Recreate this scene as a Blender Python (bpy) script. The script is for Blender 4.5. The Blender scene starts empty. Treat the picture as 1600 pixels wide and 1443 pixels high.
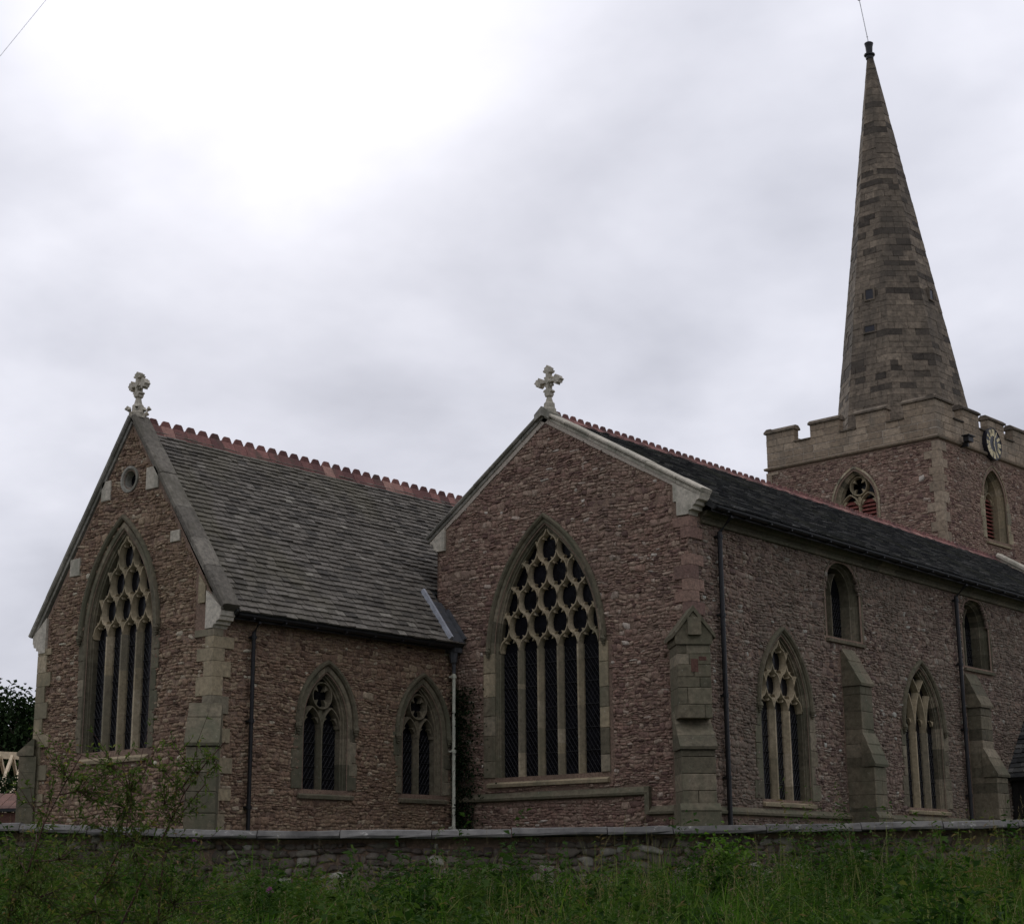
import bpy, math, random
import numpy as np
from mathutils import Matrix, Vector, geometry

# ------------------------------------------------------------------ camera, sky, sun, exposure
sc = bpy.context.scene
COL = sc.collection
YAW, PITCH, ROLL, FPX = 0.8754, 0.2454, -0.0073, 2593.5
CAM = np.array([19.711, -29.630, 0.0])              # eye level is z = 0
fh = np.array([-math.cos(YAW), math.sin(YAW), 0.0])  # horizontal viewing direction
rh = np.array([fh[1], -fh[0], 0.0])
UP = np.array([0, 0, 1.0])
fwd = fh * math.cos(PITCH) + UP * math.sin(PITCH)
up_ = -fh * math.sin(PITCH) + UP * math.cos(PITCH)
rr = rh * math.cos(ROLL) + up_ * math.sin(ROLL)
uu = -rh * math.sin(ROLL) + up_ * math.cos(ROLL)
cam = bpy.data.cameras.new('camera')
cam.sensor_width = 36.0
cam.lens = 36.0 * FPX / 1600.0
cam.clip_start, cam.clip_end = 0.1, 3000
co = bpy.data.objects.new('camera', cam)
COL.objects.link(co)
co.matrix_world = Matrix([[rr[i], uu[i], -fwd[i], CAM[i]] for i in range(3)] + [[0, 0, 0, 1]])
sc.camera = co

SUN = fwd + rr * (500 - 800) / FPX - uu * (25 - 721.5) / FPX; SUN /= np.linalg.norm(SUN)   # behind the bright cloud, upper left
wd = bpy.data.worlds.new('World'); sc.world = wd; wd.use_nodes = True
nt = wd.node_tree; nt.nodes.clear()
def N(tree, typ, **kw):
    n = tree.nodes.new(typ)
    for k, v in kw.items(): setattr(n, k, v)
    return n
def math_node(tree, op, a, b=None, c=None, clamp=False):
    n = N(tree, 'ShaderNodeMath', operation=op, use_clamp=clamp)
    for i, x in enumerate((a, b, c)):
        if x is None: continue
        if isinstance(x, (int, float)): n.inputs[i].default_value = x
        else: tree.links.new(x, n.inputs[i])
    return n.outputs[0]
def mix_col(tree, fac, a, b, blend='MIX'):
    n = N(tree, 'ShaderNodeMix', data_type='RGBA', blend_type=blend)
    for s, x in ((n.inputs[0], fac), (n.inputs[6], a), (n.inputs[7], b)):
        if isinstance(x, (int, float)): s.default_value = x
        elif isinstance(x, (tuple, list)): s.default_value = (*x[:3], 1)
        else: tree.links.new(x, s)
    return n.outputs[2]
tc = N(nt, 'ShaderNodeTexCoord')
sky = N(nt, 'ShaderNodeTexSky', sky_type='NISHITA', sun_disc=False)
sky.sun_elevation = math.asin(SUN[2]); sky.sun_rotation = math.atan2(SUN[0], SUN[1])
sep = N(nt, 'ShaderNodeSeparateXYZ'); nt.links.new(tc.outputs['Generated'], sep.inputs[0])
zc = math_node(nt, 'MAXIMUM', sep.outputs[2], 0.0)
den = math_node(nt, 'ADD', zc, 0.30)
cmb = N(nt, 'ShaderNodeCombineXYZ')
OFF = (3.1, 1.2)
nt.links.new(math_node(nt, 'ADD', math_node(nt, 'DIVIDE', sep.outputs[0], den), OFF[0]), cmb.inputs[0])
nt.links.new(math_node(nt, 'ADD', math_node(nt, 'DIVIDE', sep.outputs[1], den), OFF[1]), cmb.inputs[1])
nz = N(nt, 'ShaderNodeTexNoise'); nz.inputs['Scale'].default_value = 2.1; nz.inputs['Detail'].default_value = 5
nz.inputs['Roughness'].default_value = 0.5; nz.inputs['Distortion'].default_value = 0.2
nt.links.new(cmb.outputs[0], nz.inputs['Vector'])
dp = N(nt, 'ShaderNodeVectorMath', operation='DOT_PRODUCT')
nt.links.new(tc.outputs['Generated'], dp.inputs[0]); dp.inputs[1].default_value = tuple(SUN)
dpos = math_node(nt, 'MAXIMUM', dp.outputs['Value'], 0.0)
g1 = math_node(nt, 'MULTIPLY', math_node(nt, 'POWER', dpos, 80.0), 0.30)
g2 = math_node(nt, 'MULTIPLY', math_node(nt, 'POWER', dpos, 9.0), 0.08)
nz2 = N(nt, 'ShaderNodeTexNoise'); nz2.inputs['Scale'].default_value = 5.5; nz2.inputs['Detail'].default_value = 8; nz2.inputs['Roughness'].default_value = 0.55
nt.links.new(cmb.outputs[0], nz2.inputs['Vector'])
cl = math_node(nt, 'ADD', math_node(nt, 'MULTIPLY_ADD', nz.outputs[0], 0.74, 0.03), math_node(nt, 'MULTIPLY', nz2.outputs[0], 0.16))
cl = math_node(nt, 'MULTIPLY', cl, math_node(nt, 'MULTIPLY_ADD', zc, 0.95, 0.80))   # an overcast sky brightens towards the zenith
low = math_node(nt, 'MULTIPLY', math_node(nt, 'POWER', math_node(nt, 'SUBTRACT', 1.0, zc), 18.0), 0.22)
lum = math_node(nt, 'ADD', math_node(nt, 'ADD', cl, low), math_node(nt, 'ADD', g1, g2))
tint = mix_col(nt, math_node(nt, 'MULTIPLY_ADD', lum, 1.6, -0.55, clamp=True), (0.93, 0.965, 1.13), (0.99, 0.985, 1.05))
mul = N(nt, 'ShaderNodeVectorMath', operation='SCALE')
nt.links.new(tint, mul.inputs[0]); nt.links.new(lum, mul.inputs['Scale'])
bg1 = N(nt, 'ShaderNodeBackground'); nt.links.new(sky.outputs[0], bg1.inputs[0]); bg1.inputs[1].default_value = 0.05
bg2 = N(nt, 'ShaderNodeBackground'); nt.links.new(mul.outputs[0], bg2.inputs[0]); bg2.inputs[1].default_value = 1.0
ms = N(nt, 'ShaderNodeMixShader'); ms.inputs[0].default_value = 0.95
nt.links.new(bg1.outputs[0], ms.inputs[1]); nt.links.new(bg2.outputs[0], ms.inputs[2])
wo = N(nt, 'ShaderNodeOutputWorld'); nt.links.new(ms.outputs[0], wo.inputs[0])

sl = bpy.data.lights.new('sun', 'SUN'); sl.energy = 0.6; sl.angle = math.radians(20); sl.color = (1, 0.96, 0.9)
so = bpy.data.objects.new('sun', sl); COL.objects.link(so)
so.rotation_euler = Vector(tuple(SUN)).to_track_quat('Z', 'Y').to_euler()
vs = sc.view_settings
vs.view_transform = 'Standard'; vs.look = 'None'; vs.gamma = 1.0; vs.exposure = 0.28
vs.use_curve_mapping = False

# ------------------------------------------------------------------ materials
def mat(name):
    m = bpy.data.materials.new(name); m.use_nodes = True
    t = m.node_tree; b = t.nodes['Principled BSDF']
    return m, t, b
def ramp(t, fac, stops, interp='LINEAR'):
    r = N(t, 'ShaderNodeValToRGB'); cr = r.color_ramp; cr.interpolation = interp
    while len(cr.elements) < len(stops): cr.elements.new(0.5)
    for e, (p, c) in zip(cr.elements, stops):
        e.position = p; e.color = (*c, 1)
    t.links.new(fac, r.inputs[0]); return r.outputs[0]
def noise(t, scale, detail=4, rough=0.6, stretch=None):
    g = N(t, 'ShaderNodeNewGeometry')
    v = g.outputs['Position']
    if stretch:
        mp = N(t, 'ShaderNodeMapping'); mp.inputs['Scale'].default_value = stretch
        t.links.new(v, mp.inputs[0]); v = mp.outputs[0]
    n = N(t, 'ShaderNodeTexNoise'); n.inputs['Scale'].default_value = scale
    n.inputs['Detail'].default_value = detail; n.inputs['Roughness'].default_value = rough
    t.links.new(v, n.inputs['Vector']); return n.outputs[0]
def stone_mat(name, stops, grain=22, gstr=0.5, bump=0.5, stain=None, lichen=None, rough=0.92, bdist=0.012):
    m, t, b = mat(name)
    a = N(t, 'ShaderNodeAttribute', attribute_name='rnd')
    c = ramp(t, a.outputs['Fac'], stops)
    n1 = noise(t, grain, 6, 0.7)
    c = mix_col(t, gstr, c, ramp(t, n1, [(0.25, (0.25, 0.24, 0.23)), (0.5, (1, 1, 1)), (0.75, (1.75, 1.72, 1.68))]), 'MULTIPLY')
    if stain:
        col, sc_, lo, hi, amt = stain
        n2 = noise(t, sc_, 5, 0.65, (1, 1, 0.45))
        f = N(t, 'ShaderNodeMapRange'); f.inputs[1].default_value = lo; f.inputs[2].default_value = hi
        f.inputs[4].default_value = amt; t.links.new(n2, f.inputs[0])
        c = mix_col(t, f.outputs[0], c, col)
    if lichen:
        col, sc_, lo, hi, amt = lichen
        n3 = noise(t, sc_, 4, 0.7)
        f = N(t, 'ShaderNodeMapRange'); f.inputs[1].default_value = lo; f.inputs[2].default_value = hi
        f.inputs[4].default_value = amt; t.links.new(n3, f.inputs[0])
        c = mix_col(t, f.outputs[0], c, col)
    t.links.new(c, b.inputs['Base Color'])
    b.inputs['Roughness'].default_value = rough
    b.inputs['Specular IOR Level'].default_value = 0.25
    bp = N(t, 'ShaderNodeBump'); bp.inputs['Strength'].default_value = bump; bp.inputs['Distance'].default_value = bdist
    t.links.new(noise(t, grain * 1.3, 7, 0.75), bp.inputs['Height'])
    t.links.new(bp.outputs[0], b.inputs['Normal'])
    return m
M = {}
RUB = [(0.0, (0.11, 0.066, 0.055)), (0.14, (0.20, 0.124, 0.10)), (0.35, (0.285, 0.183, 0.138)), (0.6, (0.268, 0.181, 0.139)),
       (0.8, (0.315, 0.222, 0.166)), (0.94, (0.37, 0.275, 0.205)), (0.985, (0.42, 0.34, 0.275)), (1.0, (0.58, 0.52, 0.44))]
M['rubble'] = stone_mat('rubble', RUB, 17, 0.75, 0.9, ((0.225, 0.175, 0.132), 0.4, 0.47, 0.66, 0.55), ((0.58, 0.53, 0.45), 15.0, 0.66, 0.74, 0.7), bdist=.025)
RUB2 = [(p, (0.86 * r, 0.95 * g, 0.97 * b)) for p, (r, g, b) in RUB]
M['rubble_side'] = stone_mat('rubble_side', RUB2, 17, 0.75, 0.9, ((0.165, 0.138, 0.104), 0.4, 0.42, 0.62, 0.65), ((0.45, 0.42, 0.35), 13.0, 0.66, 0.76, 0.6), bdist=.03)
RUB3 = [(p, (0.97 * r + 0.005, 0.99 * g + 0.005, 0.9 * b)) for p, (r, g, b) in RUB]
M['rubble_ochre'] = stone_mat('rubble_ochre', RUB3, 17, 0.75, 0.9, ((0.25, 0.185, 0.11), 0.6, 0.52, 0.7, 0.5), ((0.52, 0.48, 0.38), 13.0, 0.66, 0.74, 0.6), bdist=.03)
M['mortar'] = stone_mat('mortar', [(0, (0.225, 0.155, 0.112)), (1, (0.26, 0.18, 0.132))], 22, 0.8, 0.9, ((0.16, 0.115, 0.085), 1.5, 0.45, 0.6, 0.6), bdist=.03)
M['pale_mortar'] = stone_mat('pale_mortar', [(0, (0.42, 0.37, 0.3)), (1, (0.46, 0.4, 0.33))], 30, 0.5, 0.6)
M['buff'] = stone_mat('buff', [(0, (0.2, 0.175, 0.125)), (0.35, (0.31, 0.255, 0.165)), (0.7, (0.375, 0.305, 0.195)), (1, (0.46, 0.385, 0.27))], 12, 0.6, 0.45,
                      ((0.17, 0.155, 0.10), 1.3, 0.46, 0.64, 0.65), ((0.55, 0.53, 0.46), 10, 0.64, 0.74, 0.6))
M['buff_old'] = stone_mat('buff_old', [(0, (0.10, 0.088, 0.06)), (0.4, (0.148, 0.128, 0.086)), (0.75, (0.185, 0.156, 0.106)), (1, (0.26, 0.22, 0.155))], 10, 0.7, 0.6,
                      ((0.10, 0.105, 0.066), 1.3, 0.45, 0.62, 0.6), ((0.42, 0.41, 0.34), 12, 0.64, 0.74, 0.6))
M['pale'] = stone_mat('pale', [(0, (0.34, 0.31, 0.25)), (0.5, (0.44, 0.40, 0.32)), (1, (0.52, 0.475, 0.39))], 11, 0.6, 0.5,
                      ((0.24, 0.235, 0.18), 1.7, 0.48, 0.64, 0.7), ((0.3, 0.29, 0.16), 6, 0.62, 0.72, 0.5))
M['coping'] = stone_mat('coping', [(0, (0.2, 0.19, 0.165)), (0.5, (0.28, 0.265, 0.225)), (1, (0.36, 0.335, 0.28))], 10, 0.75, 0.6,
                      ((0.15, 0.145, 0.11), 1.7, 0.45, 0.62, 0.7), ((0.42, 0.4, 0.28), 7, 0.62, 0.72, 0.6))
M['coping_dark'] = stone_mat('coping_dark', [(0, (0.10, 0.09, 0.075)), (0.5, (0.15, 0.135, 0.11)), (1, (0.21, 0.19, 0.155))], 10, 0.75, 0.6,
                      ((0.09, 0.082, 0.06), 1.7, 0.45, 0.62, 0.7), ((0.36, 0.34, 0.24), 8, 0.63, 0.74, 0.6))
M['spire'] = stone_mat('spire', [(0, (0.05, 0.042, 0.034)), (0.13, (0.085, 0.07, 0.054)), (0.2, (0.145, 0.118, 0.088)), (0.6, (0.168, 0.136, 0.101)), (0.85, (0.19, 0.153, 0.113)), (1, (0.235, 0.19, 0.14))], 6, 0.85, 0.8,
                      ((0.085, 0.072, 0.057), 0.8, 0.45, 0.62, 0.7), ((0.25, 0.22, 0.17), 8, 0.62, 0.74, 0.5), bdist=.03)
M['ashlar'] = stone_mat('ashlar', [(0, (0.21, 0.163, 0.115)), (0.5, (0.29, 0.225, 0.158)), (1, (0.36, 0.285, 0.205))], 8, 0.7, 0.6,
                      ((0.15, 0.135, 0.11), 0.8, 0.48, 0.66, 0.6))
M['slate'] = stone_mat('slate', [(0, (0.075, 0.068, 0.058)), (0.3, (0.125, 0.112, 0.093)), (0.7, (0.152, 0.136, 0.113)), (0.97, (0.18, 0.163, 0.138)), (1, (0.26, 0.24, 0.2))], 13, 0.7, 0.5,
                      ((0.135, 0.122, 0.075), 0.45, 0.5, 0.68, 0.5), ((0.3, 0.29, 0.26), 10, 0.64, 0.74, 0.5), rough=0.85)
M['dark_slate'] = stone_mat('dark_slate', [(0, (0.02, 0.021, 0.022)), (0.6, (0.055, 0.056, 0.054)), (0.9, (0.095, 0.093, 0.086)), (1, (0.15, 0.145, 0.13))], 13, 0.7, 0.5,
                      ((0.06, 0.062, 0.04), 0.9, 0.5, 0.66, 0.6), rough=0.9)
M['terracotta'] = stone_mat('terracotta', [(0, (0.12, 0.06, 0.055)), (0.4, (0.21, 0.10, 0.086)), (0.8, (0.27, 0.13, 0.11)), (1, (0.34, 0.2, 0.16))], 12, 0.45, 0.3,
                      ((0.10, 0.075, 0.06), 2.0, 0.52, 0.64, 0.7))
M['brick'] = stone_mat('brick', [(0, (0.10, 0.052, 0.04)), (1, (0.17, 0.088, 0.066))], 20, 0.6, 0.4)
M['wallstone'] = stone_mat('wallstone', [(0, (0.085, 0.065, 0.055)), (0.4, (0.15, 0.12, 0.10)), (0.75, (0.2, 0.165, 0.135)), (0.92, (0.29, 0.26, 0.21)), (1, (0.5, 0.47, 0.4))], 16, 0.55, 0.7,
                      ((0.10, 0.09, 0.07), 1.2, 0.48, 0.64, 0.6), ((0.4, 0.38, 0.32), 7, 0.62, 0.72, 0.6))
M['wallcap'] = stone_mat('wallcap', [(0, (0.09, 0.086, 0.08)), (1, (0.16, 0.154, 0.143))], 9, 0.4, 0.4, ((0.2, 0.19, 0.17), 2.2, 0.48, 0.64, 0.6), ((0.58, 0.56, 0.5), 5, 0.62, 0.7, 0.6))
def plain(name, col, rough=0.6, metal=0.0, spec=0.4, var=0.25, scale=8):
    m, t, b = mat(name)
    n = noise(t, scale, 4)
    c = mix_col(t, 1.0, col, ramp(t, n, [(0.3, (1 - var,) * 3), (0.7, (1 + var,) * 3)]), 'MULTIPLY')
    t.links.new(c, b.inputs['Base Color'])
    b.inputs['Roughness'].default_value = rough; b.inputs['Metallic'].default_value = metal
    b.inputs['Specular IOR Level'].default_value = spec
    return m
M['iron'] = plain('iron', (0.012, 0.012, 0.013), 0.5)
M['pale_pipe'] = plain('pale_pipe', (0.55, 0.55, 0.44), 0.6)
M['lead'] = plain('lead', (0.075, 0.077, 0.082), 0.7)
M['bright_lead'] = plain('bright_lead', (0.42, 0.44, 0.48), 0.4, spec=0.6)
M['glass'] = plain('glass', (0.006, 0.006, 0.008), 0.2, spec=0.16, var=0.6, scale=5)
_t = M['glass'].node_tree; _b = N(_t, 'ShaderNodeBump'); _b.inputs['Strength'].default_value = 0.35; _b.inputs['Distance'].default_value = 0.02
_t.links.new(noise(_t, 6, 2), _b.inputs['Height']); _t.links.new(_b.outputs[0], _t.nodes['Principled BSDF'].inputs['Normal'])
M['louvre'] = plain('louvre', (0.2, 0.06, 0.045), 0.7)
M['dial_and_vent_black'] = plain('dial_and_vent_black', (0.012, 0.012, 0.018), 0.35)
M['gold'] = plain('gold', (0.68, 0.58, 0.34), 0.5)
M['timber'] = plain('timber', (0.62, 0.50, 0.34), 0.7)
M['near_black'] = plain('near_black', (0.018, 0.016, 0.014), 0.8)
M['bark'] = plain('bark', (0.06, 0.045, 0.035), 0.9)
M['stem'] = plain('stem', (0.075, 0.035, 0.022), 0.8)
M['wire'] = plain('wire', (0.7, 0.7, 0.7), 0.5)
M['earth'] = plain('earth', (0.035, 0.04, 0.02), 0.95, var=0.5, scale=2)
M['lawn'] = plain('lawn', (0.04, 0.07, 0.02), 0.95, var=0.5, scale=1.5)
def leaf_mat(name, stops, trans=0.35, rough=0.85):
    m, t, b = mat(name)
    a = N(t, 'ShaderNodeAttribute', attribute_name='rnd')
    c = ramp(t, a.outputs['Fac'], stops)
    t.links.new(c, b.inputs['Base Color']); b.inputs['Roughness'].default_value = rough
    b.inputs['Specular IOR Level'].default_value = 0.08
    tr = N(t, 'ShaderNodeBsdfTranslucent'); t.links.new(mix_col(t, 1.0, c, (1.0, 1.15, 0.6), 'MULTIPLY'), tr.inputs[0])
    mx = N(t, 'ShaderNodeMixShader'); mx.inputs[0].default_value = trans
    t.links.new(b.outputs[0], mx.inputs[1]); t.links.new(tr.outputs[0], mx.inputs[2])
    t.links.new(mx.outputs[0], t.nodes['Material Output'].inputs[0])
    return m
M['grass'] = leaf_mat('grass', [(0, (0.04, 0.095, 0.012)), (0.6, (0.085, 0.175, 0.022)), (0.85, (0.13, 0.2, 0.042)), (1, (0.26, 0.22, 0.12))])
M['weed'] = leaf_mat('weed', [(0, (0.022, 0.05, 0.012)), (0.55, (0.055, 0.10, 0.024)), (0.85, (0.095, 0.135, 0.036)), (0.95, (0.15, 0.15, 0.05)), (1, (0.2, 0.14, 0.08))])
M['shrub'] = leaf_mat('shrub', [(0, (0.04, 0.07, 0.018)), (0.5, (0.085, 0.125, 0.035)), (0.85, (0.15, 0.18, 0.055)), (0.96, (0.26, 0.25, 0.07)), (1, (0.26, 0.16, 0.09))])
M['bind'] = leaf_mat('bind', [(0, (0.08, 0.16, 0.025)), (1, (0.17, 0.27, 0.05))])
M['treeleaf'] = leaf_mat('treeleaf', [(0, (0.008, 0.018, 0.007)), (1, (0.028, 0.046, 0.016))], 0.15)
M['petal'] = leaf_mat('petal', [(0, (0.22, 0.06, 0.2)), (1, (0.4, 0.13, 0.34))], 0.3)
M['seed'] = leaf_mat('seed', [(0, (0.13, 0.10, 0.06)), (1, (0.25, 0.2, 0.13))], 0.3)

# ------------------------------------------------------------------ mesh helpers
rng = np.random.default_rng(11)
random.seed(5)
def np_mesh(name, V, groups, rnd=None, smooth=False):
    """groups: list of (M,k) index arrays, rnd: per-face values in the same order"""
    me = bpy.data.meshes.new(name)
    V = np.asarray(V, np.float32).reshape(-1, 3)
    me.vertices.add(len(V)); me.vertices.foreach_set('co', V.ravel())
    groups = [np.asarray(g, np.int32) for g in groups if len(g)]
    tot = sum(g.size for g in groups); nf = sum(len(g) for g in groups)
    me.loops.add(tot); me.loops.foreach_set('vertex_index', np.concatenate([g.ravel() for g in groups]))
    cnt = np.concatenate([np.full(len(g), g.shape[1], np.int32) for g in groups])
    st = np.concatenate([[0], np.cumsum(cnt)[:-1]]).astype(np.int32)
    me.polygons.add(nf); me.polygons.foreach_set('loop_start', st); me.polygons.foreach_set('loop_total', cnt)
    if smooth: me.polygons.foreach_set('use_smooth', np.ones(nf, bool))
    me.update(calc_edges=True); me.validate(clean_customdata=False)
    at = me.attributes.new('rnd', 'FLOAT', 'FACE')
    r = np.full(len(me.polygons), 0.5, np.float32)
    if rnd is not None:
        q = np.asarray(rnd, np.float32).ravel(); k = min(len(q), len(r)); r[:k] = q[:k]
    at.data.foreach_set('value', r)
    return me
class MB:
    """collects polygons into one mesh"""
    def __init__(s): s.v = []; s.f = []; s.r = []; s.n = 0
    def add(s, verts, faces, r=0.5):
        verts = np.asarray(verts, float).reshape(-1, 3)
        s.v.append(verts)
        for f in faces:
            s.f.append([i + s.n for i in f]); s.r.append(r)
        s.n += len(verts); return s
    def box(s, F, s0, s1, t0, t1, d0, d1, r=0.5):
        P = [F(a, b, c) for a in (s0, s1) for b in (t0, t1) for c in (d0, d1)]
        return s.add(P, [(0, 1, 3, 2), (4, 6, 7, 5), (0, 4, 5, 1), (2, 3, 7, 6), (0, 2, 6, 4), (1, 5, 7, 3)], r)
    def tube(s, pts, rad, k=8, r=0.5, cap=True):
        pts = [np.asarray(p, float) for p in pts]; n = len(pts)
        rad = rad if hasattr(rad, '__len__') else [rad] * n
        V = []
        for i, p in enumerate(pts):
            d = pts[min(i + 1, n - 1)] - pts[max(i - 1, 0)]; d /= np.linalg.norm(d) + 1e-9
            a = np.cross(d, UP if abs(d[2]) < 0.9 else np.array([1.0, 0, 0])); a /= np.linalg.norm(a); b = np.cross(d, a)
            for j in range(k):
                th = 2 * math.pi * j / k
                V.append(p + rad[i] * (math.cos(th) * a + math.sin(th) * b))
        fs = [(i * k + j, i * k + (j + 1) % k, (i + 1) * k + (j + 1) % k, (i + 1) * k + j) for i in range(n - 1) for j in range(k)]
        if cap: fs += [tuple(range(k))[::-1], tuple((n - 1) * k + j for j in range(k))]
        return s.add(V, fs, r)
    def grid(s, P, r=0.5, closed=False):
        """P: (n,m,3) grid of points; r scalar or function(i)"""
        P = np.asarray(P, float); n, m = P.shape[:2]; base = s.n
        s.v.append(P.reshape(-1, 3)); s.n += n * m
        for i in range(n - 1):
            ri = r(i) if callable(r) else r
            for j in range(m if closed else m - 1):
                j2 = (j + 1) % m
                s.f.append([base + i * m + j, base + i * m + j2, base + (i + 1) * m + j2, base + (i + 1) * m + j]); s.r.append(ri)
        return s
    def prism(s, F, pts, d0, d1, r=0.5):
        n = len(pts)
        V = [F(a, b, d0) for a, b in pts] + [F(a, b, d1) for a, b in pts]
        fs = [tuple(range(n))[::-1], tuple(range(n, 2 * n))] + [(i, (i + 1) % n, n + (i + 1) % n, n + i) for i in range(n)]
        return s.add(V, fs, r)
    def mesh(s, name, smooth=False):
        me = bpy.data.meshes.new(name)
        me.from_pydata(np.concatenate(s.v).tolist(), [], s.f)
        at = me.attributes.new('rnd', 'FLOAT', 'FACE')
        if len(me.polygons) == len(s.r): at.data.foreach_set('value', np.asarray(s.r, np.float32))
        if smooth: me.polygons.foreach_set('use_smooth', np.ones(len(me.polygons), bool))
        me.update(); return me
    def build(s, name, m, parent=None, smooth=False):
        return link(name, s.mesh(name, smooth), m, parent)
def wpos(o):
    p = np.zeros(3)
    while o is not None:
        p = p + np.array(o.location); o = o.parent
    return p
def link(name, me, m, parent=None):
    o = bpy.data.objects.new(name, me); COL.objects.link(o)
    if me is not None and m is not None and not me.materials: me.materials.append(M[m])
    if parent is not None:
        o.parent = parent; o.location = tuple(-wpos(parent))
    return o
def empty(name, loc=(0, 0, 0), parent=None):
    o = bpy.data.objects.new(name, None); COL.objects.link(o); o.empty_display_size = 0.3
    if parent is not None:
        o.parent = parent; o.location = tuple(np.asarray(loc, float) - wpos(parent))
    else: o.location = tuple(loc)
    return o
def tag(o, label=None, cat=None, group=None, kind=None):
    for k, v in (('label', label), ('category', cat), ('group', group), ('kind', kind)):
        if v: o[k] = v
    return o
class Frame:
    """wall frame: s along, t up, d outward"""
    def __init__(s, O, S, T, Nn): s.O, s.S, s.T, s.N = (np.asarray(x, float) for x in (O, S, T, Nn))
    def __call__(s, a, b, c): return s.O + a * s.S + b * s.T + c * s.N
    def many(s, A): A = np.asarray(A, float); return s.O + A[..., :1] * s.S + A[..., 1:2] * s.T + A[..., 2:3] * s.N
    def slope(s, a0, b0, a1, b1):
        L = math.hypot(a1 - a0, b1 - b0); c, q = (a1 - a0) / L, (b1 - b0) / L
        T = -q * s.S + c * s.T
        if T[2] < 0: T = -T
        return Frame(s(a0, b0, 0), c * s.S + q * s.T, T, s.N), L
def to_px(P):
    d = np.asarray(P) - CAM; z = d @ fwd
    return 800 + FPX * (d @ rr) / z, 721.5 - FPX * (d @ uu) / z, z
PIECES = {}
def piece(kind, parent, V, faces, m, r=0.5, normal=None):
    """a stone/slate/block: becomes its own object or joins the rest, see flush_pieces"""
    V = np.asarray(V, float); c = V.mean(0); x, y, z = to_px(c)
    size = np.linalg.norm(V.max(0) - V.min(0)); w = (size / max(z, 1)) ** 2
    if z < 0 or not (-10 < x < 1610 and -10 < y < 1443): w *= 1e-3
    if normal is not None and np.dot(normal, CAM - c) < 0: w *= 1e-4
    PIECES.setdefault(kind, []).append((w, parent, V, faces, m, r))
def flush_pieces(kind, name, rest_name, limit=290):
    L = sorted(PIECES.get(kind, []), key=lambda q: -q[0])
    for w, parent, V, faces, m, r in L[:limit]:
        mb = MB(); mb.add(V, faces, r); mb.build(name, m, parent)
    rest = {}
    for w, parent, V, faces, m, r in L[limit:]:
        rest.setdefault((parent.name, m), (parent, []))[1].append((V, faces, r))
    for (pn, m), (parent, items) in rest.items():
        mb = MB()
        for V, faces, r in items: mb.add(V, faces, r)
        tag(mb.build(rest_name, m, parent), kind='stuff')
BLK = [(0, 1, 5, 4), (1, 2, 6, 5), (2, 3, 7, 6), (3, 0, 4, 7), (4, 5, 9, 8), (5, 6, 10, 9), (6, 7, 11, 10), (7, 4, 8, 11), (8, 9, 10, 11), (3, 2, 1, 0)]
def block_verts(F, s0, s1, t0, t1, d0, d1, ch=0.012, jit=0.004):
    q = [(s0, t0), (s1, t0), (s1, t1), (s0, t1)]
    q = [(a + rng.uniform(-jit, jit), b + rng.uniform(-jit, jit)) for a, b in q]
    cs, ct = (s0 + s1) / 2, (t0 + t1) / 2
    ins = [(a - ch * np.sign(a - cs), b - ch * np.sign(b - ct)) for a, b in q]
    return [F(a, b, d0) for a, b in q] + [F(a, b, d1 - ch) for a, b in q] + [F(a, b, d1) for a, b in ins]

# ------------------------------------------------------------------ rubble walling
OCT = np.array([(-1, -.5), (-.62, -1), (.62, -1), (1, -.5), (1, .5), (.62, 1), (-.62, 1), (-1, .5)])
STF = [tuple([i, (i + 1) % 8, 8 + (i + 1) % 8, 8 + i]) for i in range(8)] + \
      [tuple([8 + i, 8 + (i + 1) % 8, 16 + (i + 1) % 8, 16 + i]) for i in range(8)] + [tuple(range(16, 24))]
def vnoise(x, y, seed, cell):
    g = np.random.default_rng(seed).uniform(-1, 1, (64, 64))
    X, Y = (x + 40) / cell, (y + 40) / cell; i, j = np.floor(X).astype(int), np.floor(Y).astype(int); fx, fy = X - i, Y - j
    fx, fy = fx * fx * (3 - 2 * fx), fy * fy * (3 - 2 * fy); i, j, i1, j1 = i % 64, j % 64, (i + 1) % 64, (j + 1) % 64
    return (g[i, j] * (1 - fx) + g[i1, j] * fx) * (1 - fy) + (g[i, j1] * (1 - fx) + g[i1, j1] * fx) * fy
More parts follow.
